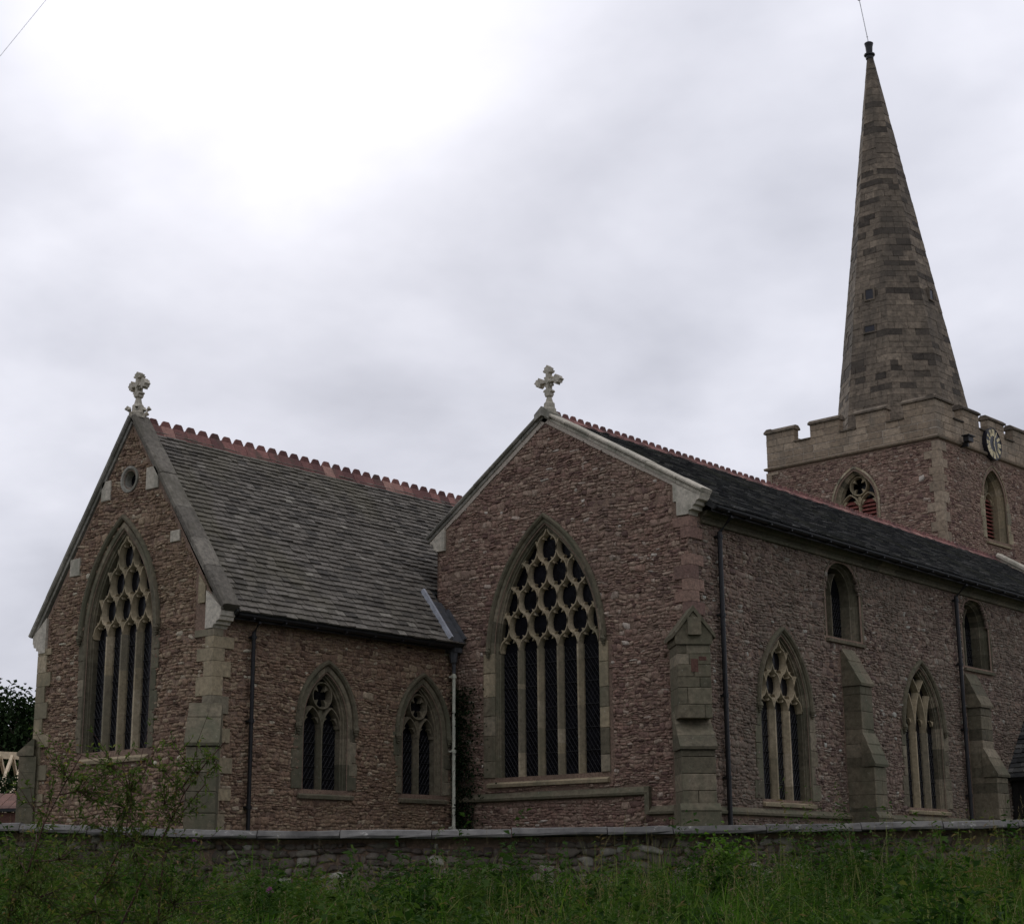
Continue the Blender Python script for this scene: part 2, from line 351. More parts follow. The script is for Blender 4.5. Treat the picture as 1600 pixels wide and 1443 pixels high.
def rubble(kind, parent, F, m, inside, s0, s1, t0, t1, row=(0.105, 0.19), w=(0.065, 0.225), proud=(-0.008, 0.02), seed=1, gap=0.004, light=0.0):
    R = random.Random(seed); rects = []
    def put(a, b, c, d, depth=0):
        ok = all(inside(x, y) for x, y in ((a + .1 * (b - a), c + .1 * (d - c)), (b - .1 * (b - a), c + .1 * (d - c)), (a + .1 * (b - a), d - .1 * (d - c)), (b - .1 * (b - a), d - .1 * (d - c)), ((a + b) / 2, (c + d) / 2)))
        if ok: rects.append((a, b, c, d)); return
        if depth < 2 and (b - a) > 0.07:
            if (b - a) > (d - c): x = (a + b) / 2; put(a, x, c, d, depth + 1); put(x, b, c, d, depth + 1)
            else: x = (c + d) / 2; put(a, b, c, x, depth + 1); put(a, b, x, d, depth + 1)
    t = t0
    while t < t1:
        H = R.uniform(*row); s = s0 - R.random() * .3
        while s < s1:
            L = R.uniform(0.35, 0.85)
            big = .05 + .22 * max(0.0, float(vnoise(np.array(s), np.array(t), seed + 40, 1.7)))
            k = R.random(); k = .05 if k < big else .12 + .88 * R.random()
            lay = [0, 1] if k < .12 else ([0, R.uniform(.35, .65), 1] if k < .72 else [0, R.uniform(.25, .4), R.uniform(.6, .75), 1])
            for i in range(len(lay) - 1):
                a, b = t + lay[i] * H, t + lay[i + 1] * H
                x = s
                while x < s + L - 0.04:
                    ww = R.uniform(*w) * (1.3 if k < .12 else 1)
                    x2 = x + ww
                    if s + L - x2 < 0.09: x2 = s + L
                    put(x, x2, a, b); x = x2
            s += L
        t += H
    if not rects: return
    A = np.array(rects); n = len(A); g = np.random.default_rng(seed)
    cx, cy = (A[:, 0] + A[:, 1]) / 2, (A[:, 2] + A[:, 3]) / 2
    gp = gap * g.random(n) ** 1.5 * 2 - gap * .4
    hw, hh = (A[:, 1] - A[:, 0]) / 2 - gp, (A[:, 3] - A[:, 2]) / 2 - gp * .8
    hw = np.maximum(hw, .012); hh = np.maximum(hh, .01)
    o = OCT[None] + g.uniform(-.3, .3, (n, 8, 2))
    ring = np.stack([cx[:, None] + o[..., 0] * hw[:, None], cy[:, None] + o[..., 1] * hh[:, None]], -1)
    ox, oy = ring[..., 0].copy(), ring[..., 1].copy()
    ring[..., 1] += .045 * vnoise(ox, oy, seed + 500, .8) + .03 * vnoise(ox, oy, seed + 600, .23); ring[..., 0] += .03 * vnoise(ox, oy, seed + 700, .25)
    cen = ring.mean(1, keepdims=True)
    sc_ = g.uniform(.55, .82, (n, 1, 1))
    inn = cen + (ring - cen) * sc_ + g.normal(0, .006, (n, 8, 2))
    p = g.uniform(*proud, n); p = np.where(g.random(n) < .07, -.012, p)
    tilt = g.normal(0, .16, (n, 1, 2))
    dz = p[:, None] + ((inn - cen) * tilt).sum(-1) + g.normal(0, .004, (n, 8))
    V = np.concatenate([np.concatenate([ring, np.full((n, 8, 1), -.06)], -1),
                        np.concatenate([ring, (p[:, None, None] * .35 - .012) * np.ones((n, 8, 1))], -1),
                        np.concatenate([inn, dz[..., None]], -1)], 1)
    W = F.many(V)
    r = g.random(n) * (1 - light) + light * g.random(n)
    c = W.mean(1); x, y, z = to_px(c)
    wt = (np.hypot(hw, hh) / z) ** 2
    wt = np.where((x > 0) & (x < 1600) & (y > 0) & (y < 1440), wt, wt * 1e-3)
    for i in range(n):
        PIECES.setdefault(kind, []).append((wt[i], parent, W[i], STF, m, r[i]))
def flush_rubble(kind, name, rest_name, limit=290):
    L = sorted(PIECES.get(kind, []), key=lambda q: -q[0])
    for w, parent, V, faces, m, r in L[:limit]:
        link(name, np_mesh(name, V, [np.array(STF[:16]), np.array(STF[16:])], np.full(17, r)), m, parent)
    rest = {}
    for w, parent, V, faces, m, r in L[limit:]:
        rest.setdefault((parent.name, m), (parent, [], []))
        rest[(parent.name, m)][1].append(V); rest[(parent.name, m)][2].append(r)
    for (pn, m), (parent, vs_, rs) in rest.items():
        V = np.array(vs_); n = len(V); off = (np.arange(n) * 24)[:, None, None]
        q = (np.array(STF[:16])[None] + off).reshape(-1, 4); e = (np.array(STF[16:])[None] + off).reshape(-1, 8)
        rs = np.array(rs)
        tag(link(rest_name, np_mesh(rest_name, V.reshape(-1, 3), [q, e], np.concatenate([np.repeat(rs, 16), rs])), m, parent), kind='stuff')
def sheet(name, F, outer, holes, d, m, parent):
    """flat walling with real openings"""
    loops = [outer] + holes
    tri = geometry.tessellate_polygon([[Vector((a, b, 0)) for a, b in lp] for lp in loops])
    flat = [q for lp in loops for q in lp]
    mb = MB(); mb.add([F(a, b, d) for a, b in flat], [tuple(t) for t in tri], 0.5)
    return mb.build(name, m, parent)

# ------------------------------------------------------------------ gothic windows
class Arch:
    def __init__(s, c, a, sill, spring, apex):
        s.c, s.a, s.sill, s.sp = c, a, sill, spring; r = apex - spring
        s.R = (a * a + r * r) / (2 * a); s.apex = apex
    def path(s, n, k=14, jamb=True, t_from=None):
        """outline offset outward by n, left jamb foot -> apex -> right jamb foot"""
        a, R = s.a + n, s.R + n; q = s.R - s.a
        th = math.acos(max(-1, min(1, q / R))); P = []
        if jamb:
            tf = s.sill if t_from is None else t_from
            P += [(s.c - a, tf + (s.sp - tf) * i / 5) for i in range(5)]
        P += [(s.c + q - R * math.cos(th * i / k), s.sp + R * math.sin(th * i / k)) for i in range(k + 1)]
        P += [(s.c - q + R * math.cos(th * i / k), s.sp + R * math.sin(th * i / k)) for i in range(k - 1, -1, -1)]
        if jamb: P += [(s.c + a, tf + (s.sp - tf) * i / 5) for i in range(4, -1, -1)]
        return P
    def inside(s, x, y, n=0.0, low=0.0):
        if y < s.sill - low or abs(x - s.c) > s.a + n: return False
        if y <= s.sp: return True
        q = s.R - s.a; dy = y - s.sp
        return math.hypot(x - s.c - q, dy) < s.R + n and math.hypot(x - s.c + q, dy) < s.R + n
def sweep_arch(mb, F, A, prof, jamb=True, t_from=None, rs=None):
    cols = [A.path(n, jamb=jamb, t_from=t_from) for n, d in prof]
    m = len(cols[0])
    P = np.array([[F(cols[j][i][0], cols[j][i][1], prof[j][1]) for j in range(len(prof))] for i in range(m)])
    rv = [random.random() for _ in range(m)]
    for i in range(1, m):
        if i % 2: rv[i] = rv[i - 1]
    mb.grid(P, r=(lambda i: rv[i]) if rs is None else rs)
def bar(mb, F, pts, w, d0, d1, r=0.5):
    """moulded stone bar following a polyline in the plane of the wall"""
    pts = np.array(pts, float)
    if len(pts) < 2: return
    tg = np.gradient(pts, axis=0); tg /= np.linalg.norm(tg, axis=1)[:, None] + 1e-9
    nn = np.stack([-tg[:, 1], tg[:, 0]], -1)
    sec = [(-.5, d1), (-.5, d1 + .35 * (d0 - d1)), (-.16, d0), (.16, d0), (.5, d1 + .35 * (d0 - d1)), (.5, d1)]
    P = np.array([[F(*(p + n * w * o), d) for o, d in sec] for p, n in zip(pts, nn)])
    mb.grid(P, r, closed=True)
    k = len(sec)
    mb.add(P[0], [tuple(range(k))], r); mb.add(P[-1], [tuple(range(k))[::-1]], r)
def clip_runs(pts, test):
    out, cur = [], []
    for p in pts:
        if test(*p): cur.append(p)
        else:
            if len(cur) > 1: out.append(cur)
            cur = []
    if len(cur) > 1: out.append(cur)
    return out
def cusp(mb, F, x, y, dx, dy, L, base, d0, d1, r):
    nx, ny = -dy, dx
    mb.prism(F, [(x - nx * base, y - ny * base), (x + dx * L * .5 - nx * base * .35, y + dy * L * .5 - ny * base * .35), (x + dx * L - nx * base * .07, y + dy * L - ny * base * .07),
                 (x + dx * L + nx * base * .07, y + dy * L + ny * base * .07), (x + dx * L * .5 + nx * base * .35, y + dy * L * .5 + ny * base * .35), (x + nx * base, y + ny * base)], d1, d0, r)
def window(parent, F, c, a, sill, spring, apex, lights, kind, stone='buff', surround=0.16, deep=0.30, hood=True, hood_n=0.20, bars=0,
           jamb_blocks=None, sill_h=0.2, louvres=False, fstone=None, mull_w=0.11, sill_over=0.12, cusps=True, label=None, stop_t=None, splay=0.0):
    A = Arch(c, a, sill, spring, apex)
    w = empty('window', F(c, sill, 0), parent)
    if label: w['label'] = label
    g = -deep
    mb = MB()
    prof = [(surround, -.03), (surround, .014), (.075 + splay * .5, .014), (.055 + splay * .5, -.012), (.05 + splay * .35, -.05), (.02 + splay * .3, -.06), (.012 + splay * .2, -.10), (-.02 + splay * .1, -.105), (-.03, -.16), (-.055, -.165), (-.06, g)]
    kd = deep / .34
    sweep_arch(mb, F, A, [(n, d if d > -.02 else d * kd) if d > g + .001 else (n, d) for n, d in prof])
    mb.build('frame', fstone or stone, w)
    if hood:
        mb = MB()
        h0 = hood_n
        sweep_arch(mb, F, A, [(h0 - .01, 0.0), (h0 - .005, .045), (h0 + .03, .085), (h0 + .075, .095), (h0 + .095, .05), (h0 + .10, 0)], t_from=stop_t if stop_t else spring - .05, rs=0.35)
        for sg in (-1, 1):
            x = c + sg * (a + h0 + .045); y = (stop_t if stop_t else spring - .05) - .05
            for q in range(3):
                rad = (.075, .06, .045)[q]; yy = y - q * .055
                mb.tube([F(x, yy + rad, .02), F(x, yy + rad * .6, .05), F(x, yy, .065), F(x, yy - rad * .6, .05), F(x, yy - rad, .03)], [rad * .5, rad * .95, rad, rad * .8, rad * .3], 7, .3)
        mb.build('hood_mould', fstone or stone, w)
    # sill
    mb = MB()
    so_ = a + sill_over
    mb.add([F(c - so_, sill - sill_h, -.05), F(c + so_, sill - sill_h, -.05), F(c - so_, sill - sill_h, .07), F(c + so_, sill - sill_h, .07), F(c - so_, sill - sill_h + .07, .085), F(c + so_, sill - sill_h + .07, .085),
            F(c - so_, sill + .015, g - .02), F(c + so_, sill + .015, g - .02)],
           [(0, 1, 3, 2), (2, 3, 5, 4), (4, 5, 7, 6), (0, 2, 4, 6), (1, 7, 5, 3)], .55)
    mb.build('sill', stone, w)
    d0, d1 = g + .17, g - .02
    ai = a - .05; p = 2 * ai / lights
    mx = [c - ai + p * i for i in range(1, lights)]
    pane_t = spring
    for i in range(lights):
        x0, x1 = c - ai + p * i, c - ai + p * (i + 1)
        if louvres:
            t = sill
            while t < spring + .1:
                q = MB(); q.add([F(x0, t, g + .1), F(x1, t, g + .1), F(x1, t + .13, g - .04), F(x0, t + .13, g - .04), F(x0, t + .025, g + .1), F(x1, t + .025, g + .1), F(x1, t + .155, g - .04), F(x0, t + .155, g - .04)],
                                  [(0, 1, 2, 3), (4, 7, 6, 5), (0, 4, 5, 1), (3, 2, 6, 7)], .5)
                q.build('louvre', 'louvre', w); t += .15
        else:
            q = MB(); q.box(F, x0 + .004, x1 - .004, sill - .01, pane_t, g - .02, g); q.build('glass_pane', 'glass', w)
    tp = [(x, y) for x, y in A.path(-.02, jamb=False)]
    q = MB(); q.prism(F, tp, g - .03 - (.25 if louvres else 0), g - .006 - (.25 if louvres else 0)); q.build('glass_pane', 'glass', w)
    if louvres:
        q = MB(); q.box(F, c - ai, c + ai, sill, spring, g - .3, g - .27); q.build('dark_lining', 'near_black', w)
    tr = MB()
    if kind == 'retic':
        h = (apex - spring) / lights * 1.02
        for x in mx:
            q = MB(); nseg = 3 if lights < 5 else 4
            ys = [sill] + sorted(random.uniform(sill + .3, spring - .3) for _ in range(nseg - 1)) + [spring + .02]
            for y0, y1 in zip(ys[:-1], ys[1:]): bar(q, F, [(x, y0), (x, y1)], mull_w, d0, d1, random.random())
            q.build('mullion', stone, w)
        hp = p / 2
        for j in range(-1, 2 * lights + 1):
            x0 = c - ai + j * hp + hp / 2; sg = 1 if j % 2 else -1
            L = []
            T = np.linspace(0, apex - spring + .1, 90)
            for t in T:
                ph = math.pi * t / h
                cc = math.cos(ph); cc = np.sign(cc) * abs(cc) ** .55
                L.append((x0 + sg * hp / 2 * cc, spring + t))
            for run in clip_runs(L, lambda x, y: A.inside(x, y, -.03)): bar(tr, F, run[::2] if len(run) > 4 else run, mull_w * .6, d0 - .015, d1, .55 + .3 * random.random())
        if cusps:
            for row in range(0, lights + 1):
                yc = spring + row * h
                for i in range(-1, lights + 1):
                    xc = c - ai + (p * (i + .5) if row % 2 == 0 else p * (i + 1)) 
                    for sx in (-1, 1):
                        for sy in (-1, 1):
                            if row == 0 and sy < 0: continue
                            ex, ey = xc + sx * hp * .52, yc + sy * h * .48
                            if A.inside(ex, ey, -.05) and A.inside(xc, yc, .1):
                                L = math.hypot(xc - ex, yc - ey)
                                cusp(tr, F, ex, ey, (xc - ex) / L, (yc - ey) / L * .6, .46 * hp, .26 * hp, d0 - .05, d1 + .03, .6)
    elif kind == 'circle':
        q = MB(); bar(q, F, [(c, sill), (c, spring + .05)], mull_w, d0, d1, .6); q.build('mullion', stone, w)
        rise = apex - spring; b = ai / 2
        for sg in (-1, 1):
            H = Arch(c + sg * b, b, sill, spring - rise * .08, spring + rise * .36)
            bar(tr, F, H.path(-.02, k=8, jamb=False), mull_w * .75, d0, d1, .6)
            if cusps:
                for s2 in (-1, 1): cusp(tr, F, c + sg * b + s2 * b * .78, spring + rise * .10, -s2 * .95, .2, b * .42, b * .34, d0 - .05, d1 + .03, .6)
        cy, cr = spring + rise * .585, min(a * .46, rise * .29)
        bar(tr, F, [(c + cr * math.cos(t), cy + cr * math.sin(t)) for t in np.linspace(0, 2 * math.pi, 25)], mull_w * .75, d0, d1, .65)
        if cusps:
            for k in range(4):
                t = math.pi / 4 + k * math.pi / 2
                cusp(tr, F, c + cr * .95 * math.cos(t), cy + cr * .95 * math.sin(t), -math.cos(t), -math.sin(t), cr * .5, cr * .3, d0 - .05, d1 + .03, .65)
        tr.box(F, c - .06, c + .06, spring + rise * .05, spring + rise * .32, d1, d0 - .06, .6)
    else:   # intersecting / Y tracery: the mullions branch with the curve of the arch itself
        for x in mx:
            q = MB(); bar(q, F, [(x, sill), (x, spring)], mull_w, d0, d1, random.random()); q.build('mullion', stone, w)
        th = math.acos((A.R - A.a) / A.R)
        for x in mx:
            for sg in (-1, 1):
                L = [(x - sg * A.R * (1 - math.cos(t)), spring + A.R * math.sin(t)) for t in np.linspace(0, th, 60)]
                for run in clip_runs(L, lambda u_, v_: A.inside(u_, v_, -.03)): bar(tr, F, run[::3] if len(run) > 6 else run, mull_w * .72, d0, d1, .55)
        if cusps:
            for i in range(lights):
                xc = c - ai + p * (i + .5)
                for sg in (-1, 1): cusp(tr, F, xc + sg * p * .40, spring + p * .42, -sg * .85, .5, p * .26, p * .13, d0 - .08, d1 + .03, .6)
    tr.build('tracery', stone, w)
    if not louvres:
        bars = bars or 5
        q = MB(); sl2 = 1.5; st = .17
        for i in range(lights):
            x0, x1 = c - ai + p * i, c - ai + p * (i + 1)
            y = sill - sl2 * p
            while y < spring:
                for xa, xb in ((x0, x1), (x1, x0)):
                    f0 = max(0.0, (sill - y) / (sl2 * p)); f1 = min(1.0, (spring - y) / (sl2 * p))
                    if f1 - f0 > .05: q.tube([F(xa + (xb - xa) * f0, y + sl2 * p * f0, g + .002), F(xa + (xb - xa) * f1, y + sl2 * p * f1, g + .002)], .006, 4, cap=False)
                y += st
        tag(q.build('lead_lattice', 'iron', w), kind='stuff')
        q = MB()
        for i in range(1, bars + 1):
            y = sill + (spring - sill) * i / (bars + .6)
            q.tube([F(c - ai, y, g + .02), F(c + ai, y, g + .02)], .008, 5)
        q.build('saddle_bars', 'iron', w)
    if jamb_blocks:
        lo, hi = jamb_blocks; t = sill - .02
        for sg in (-1, 1):
            t = sill
            while t < spring - .1:
                h = min(random.uniform(.28, .5), spring - t)
                L = random.uniform(lo, hi); x0, x1 = c + sg * (a + .08), c + sg * (a + L)
                piece('dressed', w, block_verts(F, min(x0, x1), max(x0, x1), t + .004, t + h - .004, -.05, .018), BLK, fstone or stone, random.random())
                t += h
    return A

# ------------------------------------------------------------------ ground
def ground_z(D):
    if D > 24.05: return 0.12
    t = min(max(D / 23.0, 0), 1); t = t * t * (3 - 2 * t)
    return -1.6 + 0.85 * t
Lr = sorted(set(np.round(np.concatenate([np.linspace(-600, 600, 25), np.linspace(-30, 30, 31)]), 2)))
Dr = sorted(set([-400, -200, -80, -30, -10, -4] + list(np.arange(0, 24.01, 1.5)) + [24.04, 24.06, 26, 30, 45, 70, 120, 220, 400, 800, 1500]))
P = np.array([[CAM + fh * D + rh * L + UP * (ground_z(D) + (.05 * math.sin(L * 1.3) * math.cos(D * .9) if D < 24 else 0)) for L in Lr] for D in Dr])
mb = MB(); mb.grid(P)
tag(mb.build('ground', 'earth'), kind='structure')

# ------------------------------------------------------------------ the church
Z0 = 0.0
church = empty('church', (-4, 0, Z0))
tag(church, 'large brown stone parish church with slate roofs, battlemented tower and tall spire', 'church')
EX, EY = np.array([1.0, 0, 0]), np.array([0, 1.0, 0])
UR, UL, UC, VC = -6.88, -12.97, -9.93, -7.41          # chancel
FNG = Frame((0, 0, 0), EX, UP, -EY)                    # aisle gable
FNS = Frame((0, 0, 0), EY, UP, EX)                     # aisle long side
FCG = Frame((0, VC, 0), EX, UP, -EY)                   # chancel gable
FCS = Frame((UR, 0, 0), EY, UP, EX)                    # chancel long side
DT = -0.0532
TS, TB = np.array([math.cos(DT), math.sin(DT), 0]), np.array([-math.sin(DT), math.cos(DT), 0])
TO = np.array([-5.76, 25.0, 0])
FTF = Frame(TO, TS, UP, -TB)                           # tower front, s from -7.4 to 0
FTS = Frame(TO, TB, UP, TS)                            # tower clock side, s from 0 to 7.4

def rect_ex(a, b, c, d): return lambda x, y: a < x < b and c < y < d
def gable_in(pts):
    n = len(pts)
    def f(x, y):
        ins = False
        for i in range(n):
            (x1, y1), (x2, y2) = pts[i], pts[i - 1]
            if (y1 > y) != (y2 > y) and x < (x2 - x1) * (y - y1) / (y2 - y1) + x1: ins = not ins
        return ins
    return f

# ---- aisle gable
wall_ng = empty('aisle_gable_wall', (-4, 0, 0), church)
NGP = [(-7.4, 0), (0, 0), (0, 7.72), (.12, 8.0), (-4.0, 10.52), (-7.5, 8.1), (-7.4, 7.7)]
A1 = window(wall_ng, FNG, -4.05, 1.50, 2.24, 5.12, 7.98, 5, 'retic', 'buff', 0.15, .24, True, .15, 0, None, .22, mull_w=.15, sill_over=.25, stop_t=5.22, fstone='buff_old',
            label='large five-light pointed window with net tracery')
w_ = [o for o in wall_ng.children if o.name.startswith('window')][-1]
t = 2.24
while t < 5.1:                                          # tall weathered jamb stones
    h = min(random.uniform(.35, .62), 5.12 - t)
    for x0, x1 in ((-5.93, -5.58), (-2.52, -2.27)):
        piece('dressed', w_, block_verts(FNG, x0, x1 + random.uniform(0, .0), t + .004, t + h - .004, -.05, .02), BLK, 'buff_old' if random.random() < .6 else 'buff', random.random())
    t += h
exs = [lambda x, y: A1.inside(x, y, .15, .22), rect_ex(-5.95, -2.2, 2.0, 5.12), rect_ex(-8, -1.2, 1.68, 1.9), rect_ex(-1.3, .5, 1.25, 1.42), rect_ex(-.42, .4, 7.6, 9), rect_ex(-8, -7.1, 7.75, 9),
       rect_ex(-.62, .2, -1, 5.0)]
inn = gable_in([(-7.4, 0), (0, 0), (0, 7.72), (.0, 8.14), (-4.0, 10.49), (-7.4, 8.13), (-7.4, 7.7)])
rubble('stone', wall_ng, FNG, 'rubble', lambda x, y: inn(x, y) and not any(e(x, y) for e in exs), -7.4, 0.05, 0.3, 10.5, seed=3)
sheet('mortar', FNG, [(-7.4, 0), (0, 0), (0, 8.27), (-4.0, 10.60), (-7.4, 8.26)], [A1.path(.03)], -.014, 'mortar', wall_ng)
mb = MB()                                               # moulded string course under the window, stepping down to the plinth
for a, b, z in ((-7.35, -1.25, 1.72), (-1.25, -.3, 1.30)):
    mb.add([FNG(x, z + dz, d) for x in (a, b) for dz, d in ((-.03, 0), (-.0, .10), (.05, .11), (.17, .01))], [(0, 1, 5, 4), (1, 2, 6, 5), (2, 3, 7, 6), (0, 3, 2, 1), (4, 5, 6, 7)], .4)
mb.box(FNG, -1.32, -1.2, 1.3, 1.88, 0, .1, .4)
mb.build('string_course', 'buff_old', wall_ng)

# ---- coping, kneelers
def coping_run(F, a0, b0, a1, b1, n, parent, d0, d1, th, m, fillet=True):
    G, L = F.slope(a0, b0, a1, b1); t = 0
    cuts = np.linspace(0, L, n + 1)
    cuts[1:-1] += rng.uniform(-.15, .15, n - 1)
    for x0, x1 in zip(cuts[:-1], cuts[1:]):
        mb = MB(); r = random.random(); j = random.uniform(-.012, .012)
        mb.add([G(x, tt + j, d) for x in (x0 + .004, x1 - .004) for d, tt in ((d0, -.0), (d1 - .03, 0), (d1, .03), (d1, th * .72), (d1 - .06, th), (d0, th))],
               [(i, (i + 1) % 6, 6 + (i + 1) % 6, 6 + i) for i in range(6)] + [(5, 4, 3, 2, 1, 0), (6, 7, 8, 9, 10, 11)], r)
        if fillet == 2:
            q = MB(); q.box(G, x0, x1, -.15 - random.uniform(0, .04), -.06, -.02, .012, .6); q.build('mortar_fillet', 'pale_mortar', parent)
        if fillet: mb.box(G, x0 + .004, x1 - .004, -.07, -.001, d0, d1 - .07, r)
        mb.build('coping_stone', m, parent)
cop_n = empty('aisle_gable_coping', (-4, 0, 8), church)
coping_run(FNG, -7.72, 8.10, -4.0, 10.66, 5, cop_n, -.34, .11, .09, 'coping', 2)
coping_run(FNG, .36, 8.10, -4.0, 10.66, 6, cop_n, -.34, .11, .09, 'pale', 2)
mb = MB(); mb.prism(FNG, [(-.38, 8.42), (-.38, 7.98), (-.3, 7.98), (-.3, 7.66), (0, 7.66), (.02, 7.74), (.12, 7.76), (.13, 7.84), (.2, 7.86), (.22, 7.93), (.3, 7.96), (.33, 8.03)], -.34, .05, .8)
mb.build('kneeler', 'pale', cop_n)
mb = MB(); mb.prism(FNG, [(-7.15, 8.36), (-7.15, 7.78), (-7.42, 7.78), (-7.5, 7.84), (-7.52, 7.95), (-7.62, 8.02)], -.34, .05, .9)
mb.build('kneeler', 'pale', cop_n)

mb = MB(); mb.prism(FNG, [(-4.0, 10.84), (-4.22, 10.66), (-4.22, 10.50), (-4.0, 10.62), (-3.78, 10.50), (-3.78, 10.68)], -.34, .125, .5); mb.build('apex_stone', 'coping', cop_n)
# ---- crosses
def cross(F, c, zb, ped, zc, A, name, label_m='pale', crockets=False, thick=.08, off=-.1):
    mb = MB()
    fl = [(-.045, 0), (-.034, .50), (-.10, .54), (-.125, .66), (-.075, .72), (-.085, .84), (-.04, .88), (0, 1.0)]
    for k in range(4):
        ca, sa = [(1, 0), (0, 1), (-1, 0), (0, -1)][k]
        pts = [(x, y * A) for x, y in fl] + [(-x, y * A) for x, y in fl[-2::-1]]
        AA = 1.0 if k != 2 else 1.0
        mb.prism(F, [(c + x * sa * 1 + y * (0) + (y * sa if False else 0) + (x * ca + y * sa) - x * sa, zc + (y * ca - x * sa)) for x, y in pts], off - thick, off + thick, .7)
    mb.prism(F, [(c - .085, zc), (c, zc + .085), (c + .085, zc), (c, zc - .085)], off - thick * 1.2, off + thick * 1.2, .7)
    for k in range(4):
        t = math.pi / 4 + k * math.pi / 2; x, z = c + .42 * A * math.cos(t), zc + .42 * A * math.sin(t)
        x, z = c + .33 * A * math.cos(t), zc + .33 * A * math.sin(t)
        mb.prism(F, [(x + .032 * math.cos(q), z + .032 * math.sin(q)) for q in np.linspace(0, 2 * math.pi, 8)[:-1]], off - .04, off + .04, .55)
    # shaft, collar and pedestal
    def ring(z, r, k=8): return [F(c + r * math.cos(q + .39), z, off + r * math.sin(q + .39)) for q in np.linspace(0, 2 * math.pi, k + 1)[:-1]]
    prof = [(zb - .1, .17), (zb + .02, .17), (zb + .06, .14), (zb + ped * .42, .135), (zb + ped * .52, .095), (zb + ped * .85, .06), (zb + ped * .87, .10), (zb + ped * .95, .105), (zb + ped, .055), (zc - A * .6, .055)]
    mb.grid(np.array([ring(z, r) for z, r in prof]), .6, closed=True)
    if crockets:
        for k in range(8):
            t = k * math.pi / 4; z = zb + ped * (.28 if k % 2 else .12)
            x, d = c + .2 * math.cos(t), off + .2 * math.sin(t)
            mb.tube([F(x, z - .05, d), F(x + .05 * math.cos(t), z, d + .05 * math.sin(t)), F(x + .03 * math.cos(t), z + .06, d + .03 * math.sin(t))], [.03, .06, .02], 6, .6)
    return mb.build(name, label_m, church)
cross(FNG, -3.93, 10.76, .40, 11.48, .40, 'gable_cross')
cross(FCG, -9.92, 10.22, .45, 10.90, .31, 'gable_cross', crockets=True)

# ---- aisle long side
wall_ns = empty('aisle_side_wall', (0, 12, 0), church)
A2 = window(wall_ns, FNS, 3.66, .98, 1.66, 3.66, 5.34, 3, 'retic', 'buff', 0.14, .24, True, .13, 0, (.25, .5), .16, mull_w=.16, sill_over=.14, stop_t=3.75, fstone='buff_old',
            label='three-light pointed window with net tracery beside the black downpipe')
A3 = window(wall_ns, FNS, 10.6, .98, 1.66, 3.6, 5.22, 3, 'inter', 'buff', 0.14, .24, True, .13, 0, (.25, .5), .16, mull_w=.16, sill_over=.14, stop_t=3.7, fstone='buff_old',
            label='three-light pointed window with branching mullions')
A4 = window(wall_ns, FNS, 6.68, .80, 5.62, 6.75, 7.46, 2, 'y', 'buff_old', 0.16, .5, False, bars=0, sill_h=.14, mull_w=.11, cusps=False, splay=.14)
A5 = window(wall_ns, FNS, 14.22, .80, 5.58, 6.75, 7.44, 2, 'y', 'buff_old', 0.16, .5, False, bars=0, sill_h=.14, mull_w=.11, cusps=False, splay=.14)
A6 = window(wall_ns, FNS, 20.5, .80, 5.58, 6.75, 7.44, 2, 'y', 'buff_old', 0.16, .5, False, bars=0, sill_h=.14, mull_w=.11, cusps=False, splay=.14)
WN = [A2, A3, A4, A5, A6]
exn = [lambda x, y, A=A: A.inside(x, y, .14, .17) for A in WN] + [rect_ex(-1, 30, 1.26, 1.42), rect_ex(6.4, 7.1, -1, 5.2), rect_ex(13.25, 14.05, -1, 5.2), rect_ex(-.1, .62, -1, 5.0)]
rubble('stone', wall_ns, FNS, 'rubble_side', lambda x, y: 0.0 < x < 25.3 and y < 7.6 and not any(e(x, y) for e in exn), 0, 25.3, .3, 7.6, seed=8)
sheet('mortar', FNS, [(0, 0), (25.4, 0), (25.4, 7.9), (0, 7.9)], [A.path(.03) for A in WN], -.014, 'mortar', wall_ns)
mb = MB()
mb.add([FNS(x, 1.3 + dz, d) for x in (.4, 25.4) for dz, d in ((-.03, 0), (-.0, .09), (.05, .10), (.15, .01))], [(0, 1, 5, 4), (1, 2, 6, 5), (2, 3, 7, 6), (0, 3, 2, 1), (4, 5, 6, 7)], .4)
mb.build('plinth_moulding', 'buff_old', wall_ns)
mb = MB()
cuts = np.arange(.45, 25.5, .9)
for x0, x1 in zip(cuts[:-1], cuts[1:]):
    r = random.random()
    mb.add([FNS(x, z, d) for x in (x0 + .003, x1 - .003) for z, d in ((7.52, -.02), (7.54, .06), (7.60, .08), (7.61, .02), (7.68, .05), (7.72, .16), (7.80, .18), (7.80, -.02))],
           [(i, i + 1, 9 + i, 8 + i) for i in range(7)] + [tuple(range(8)), tuple(range(15, 7, -1))], r)
mb.build('eaves_cornice', 'buff_old', wall_ns)
# reddish corner stones
t = 4.9; k = 0
while t < 7.6:
    h = random.uniform(.22, .36); a, b = (.42, .25) if k % 2 else (.22, .45)
    G = Frame((0, 0, 0), EX, UP, -EY)
    piece('quoin', wall_ng, [np.array([x, y, z]) for z in (t + .004, min(t + h, 7.62) - .004) for x, y in ((-a, -.035), (.035, -.035), (.035, b), (-a, b))],
          [(0, 1, 5, 4), (1, 2, 6, 5), (2, 3, 7, 6), (3, 0, 4, 7), (4, 5, 6, 7), (3, 2, 1, 0)], 'rubble', random.uniform(.1, .45)) if random.random() < .5 else None
    t += h; k += 1

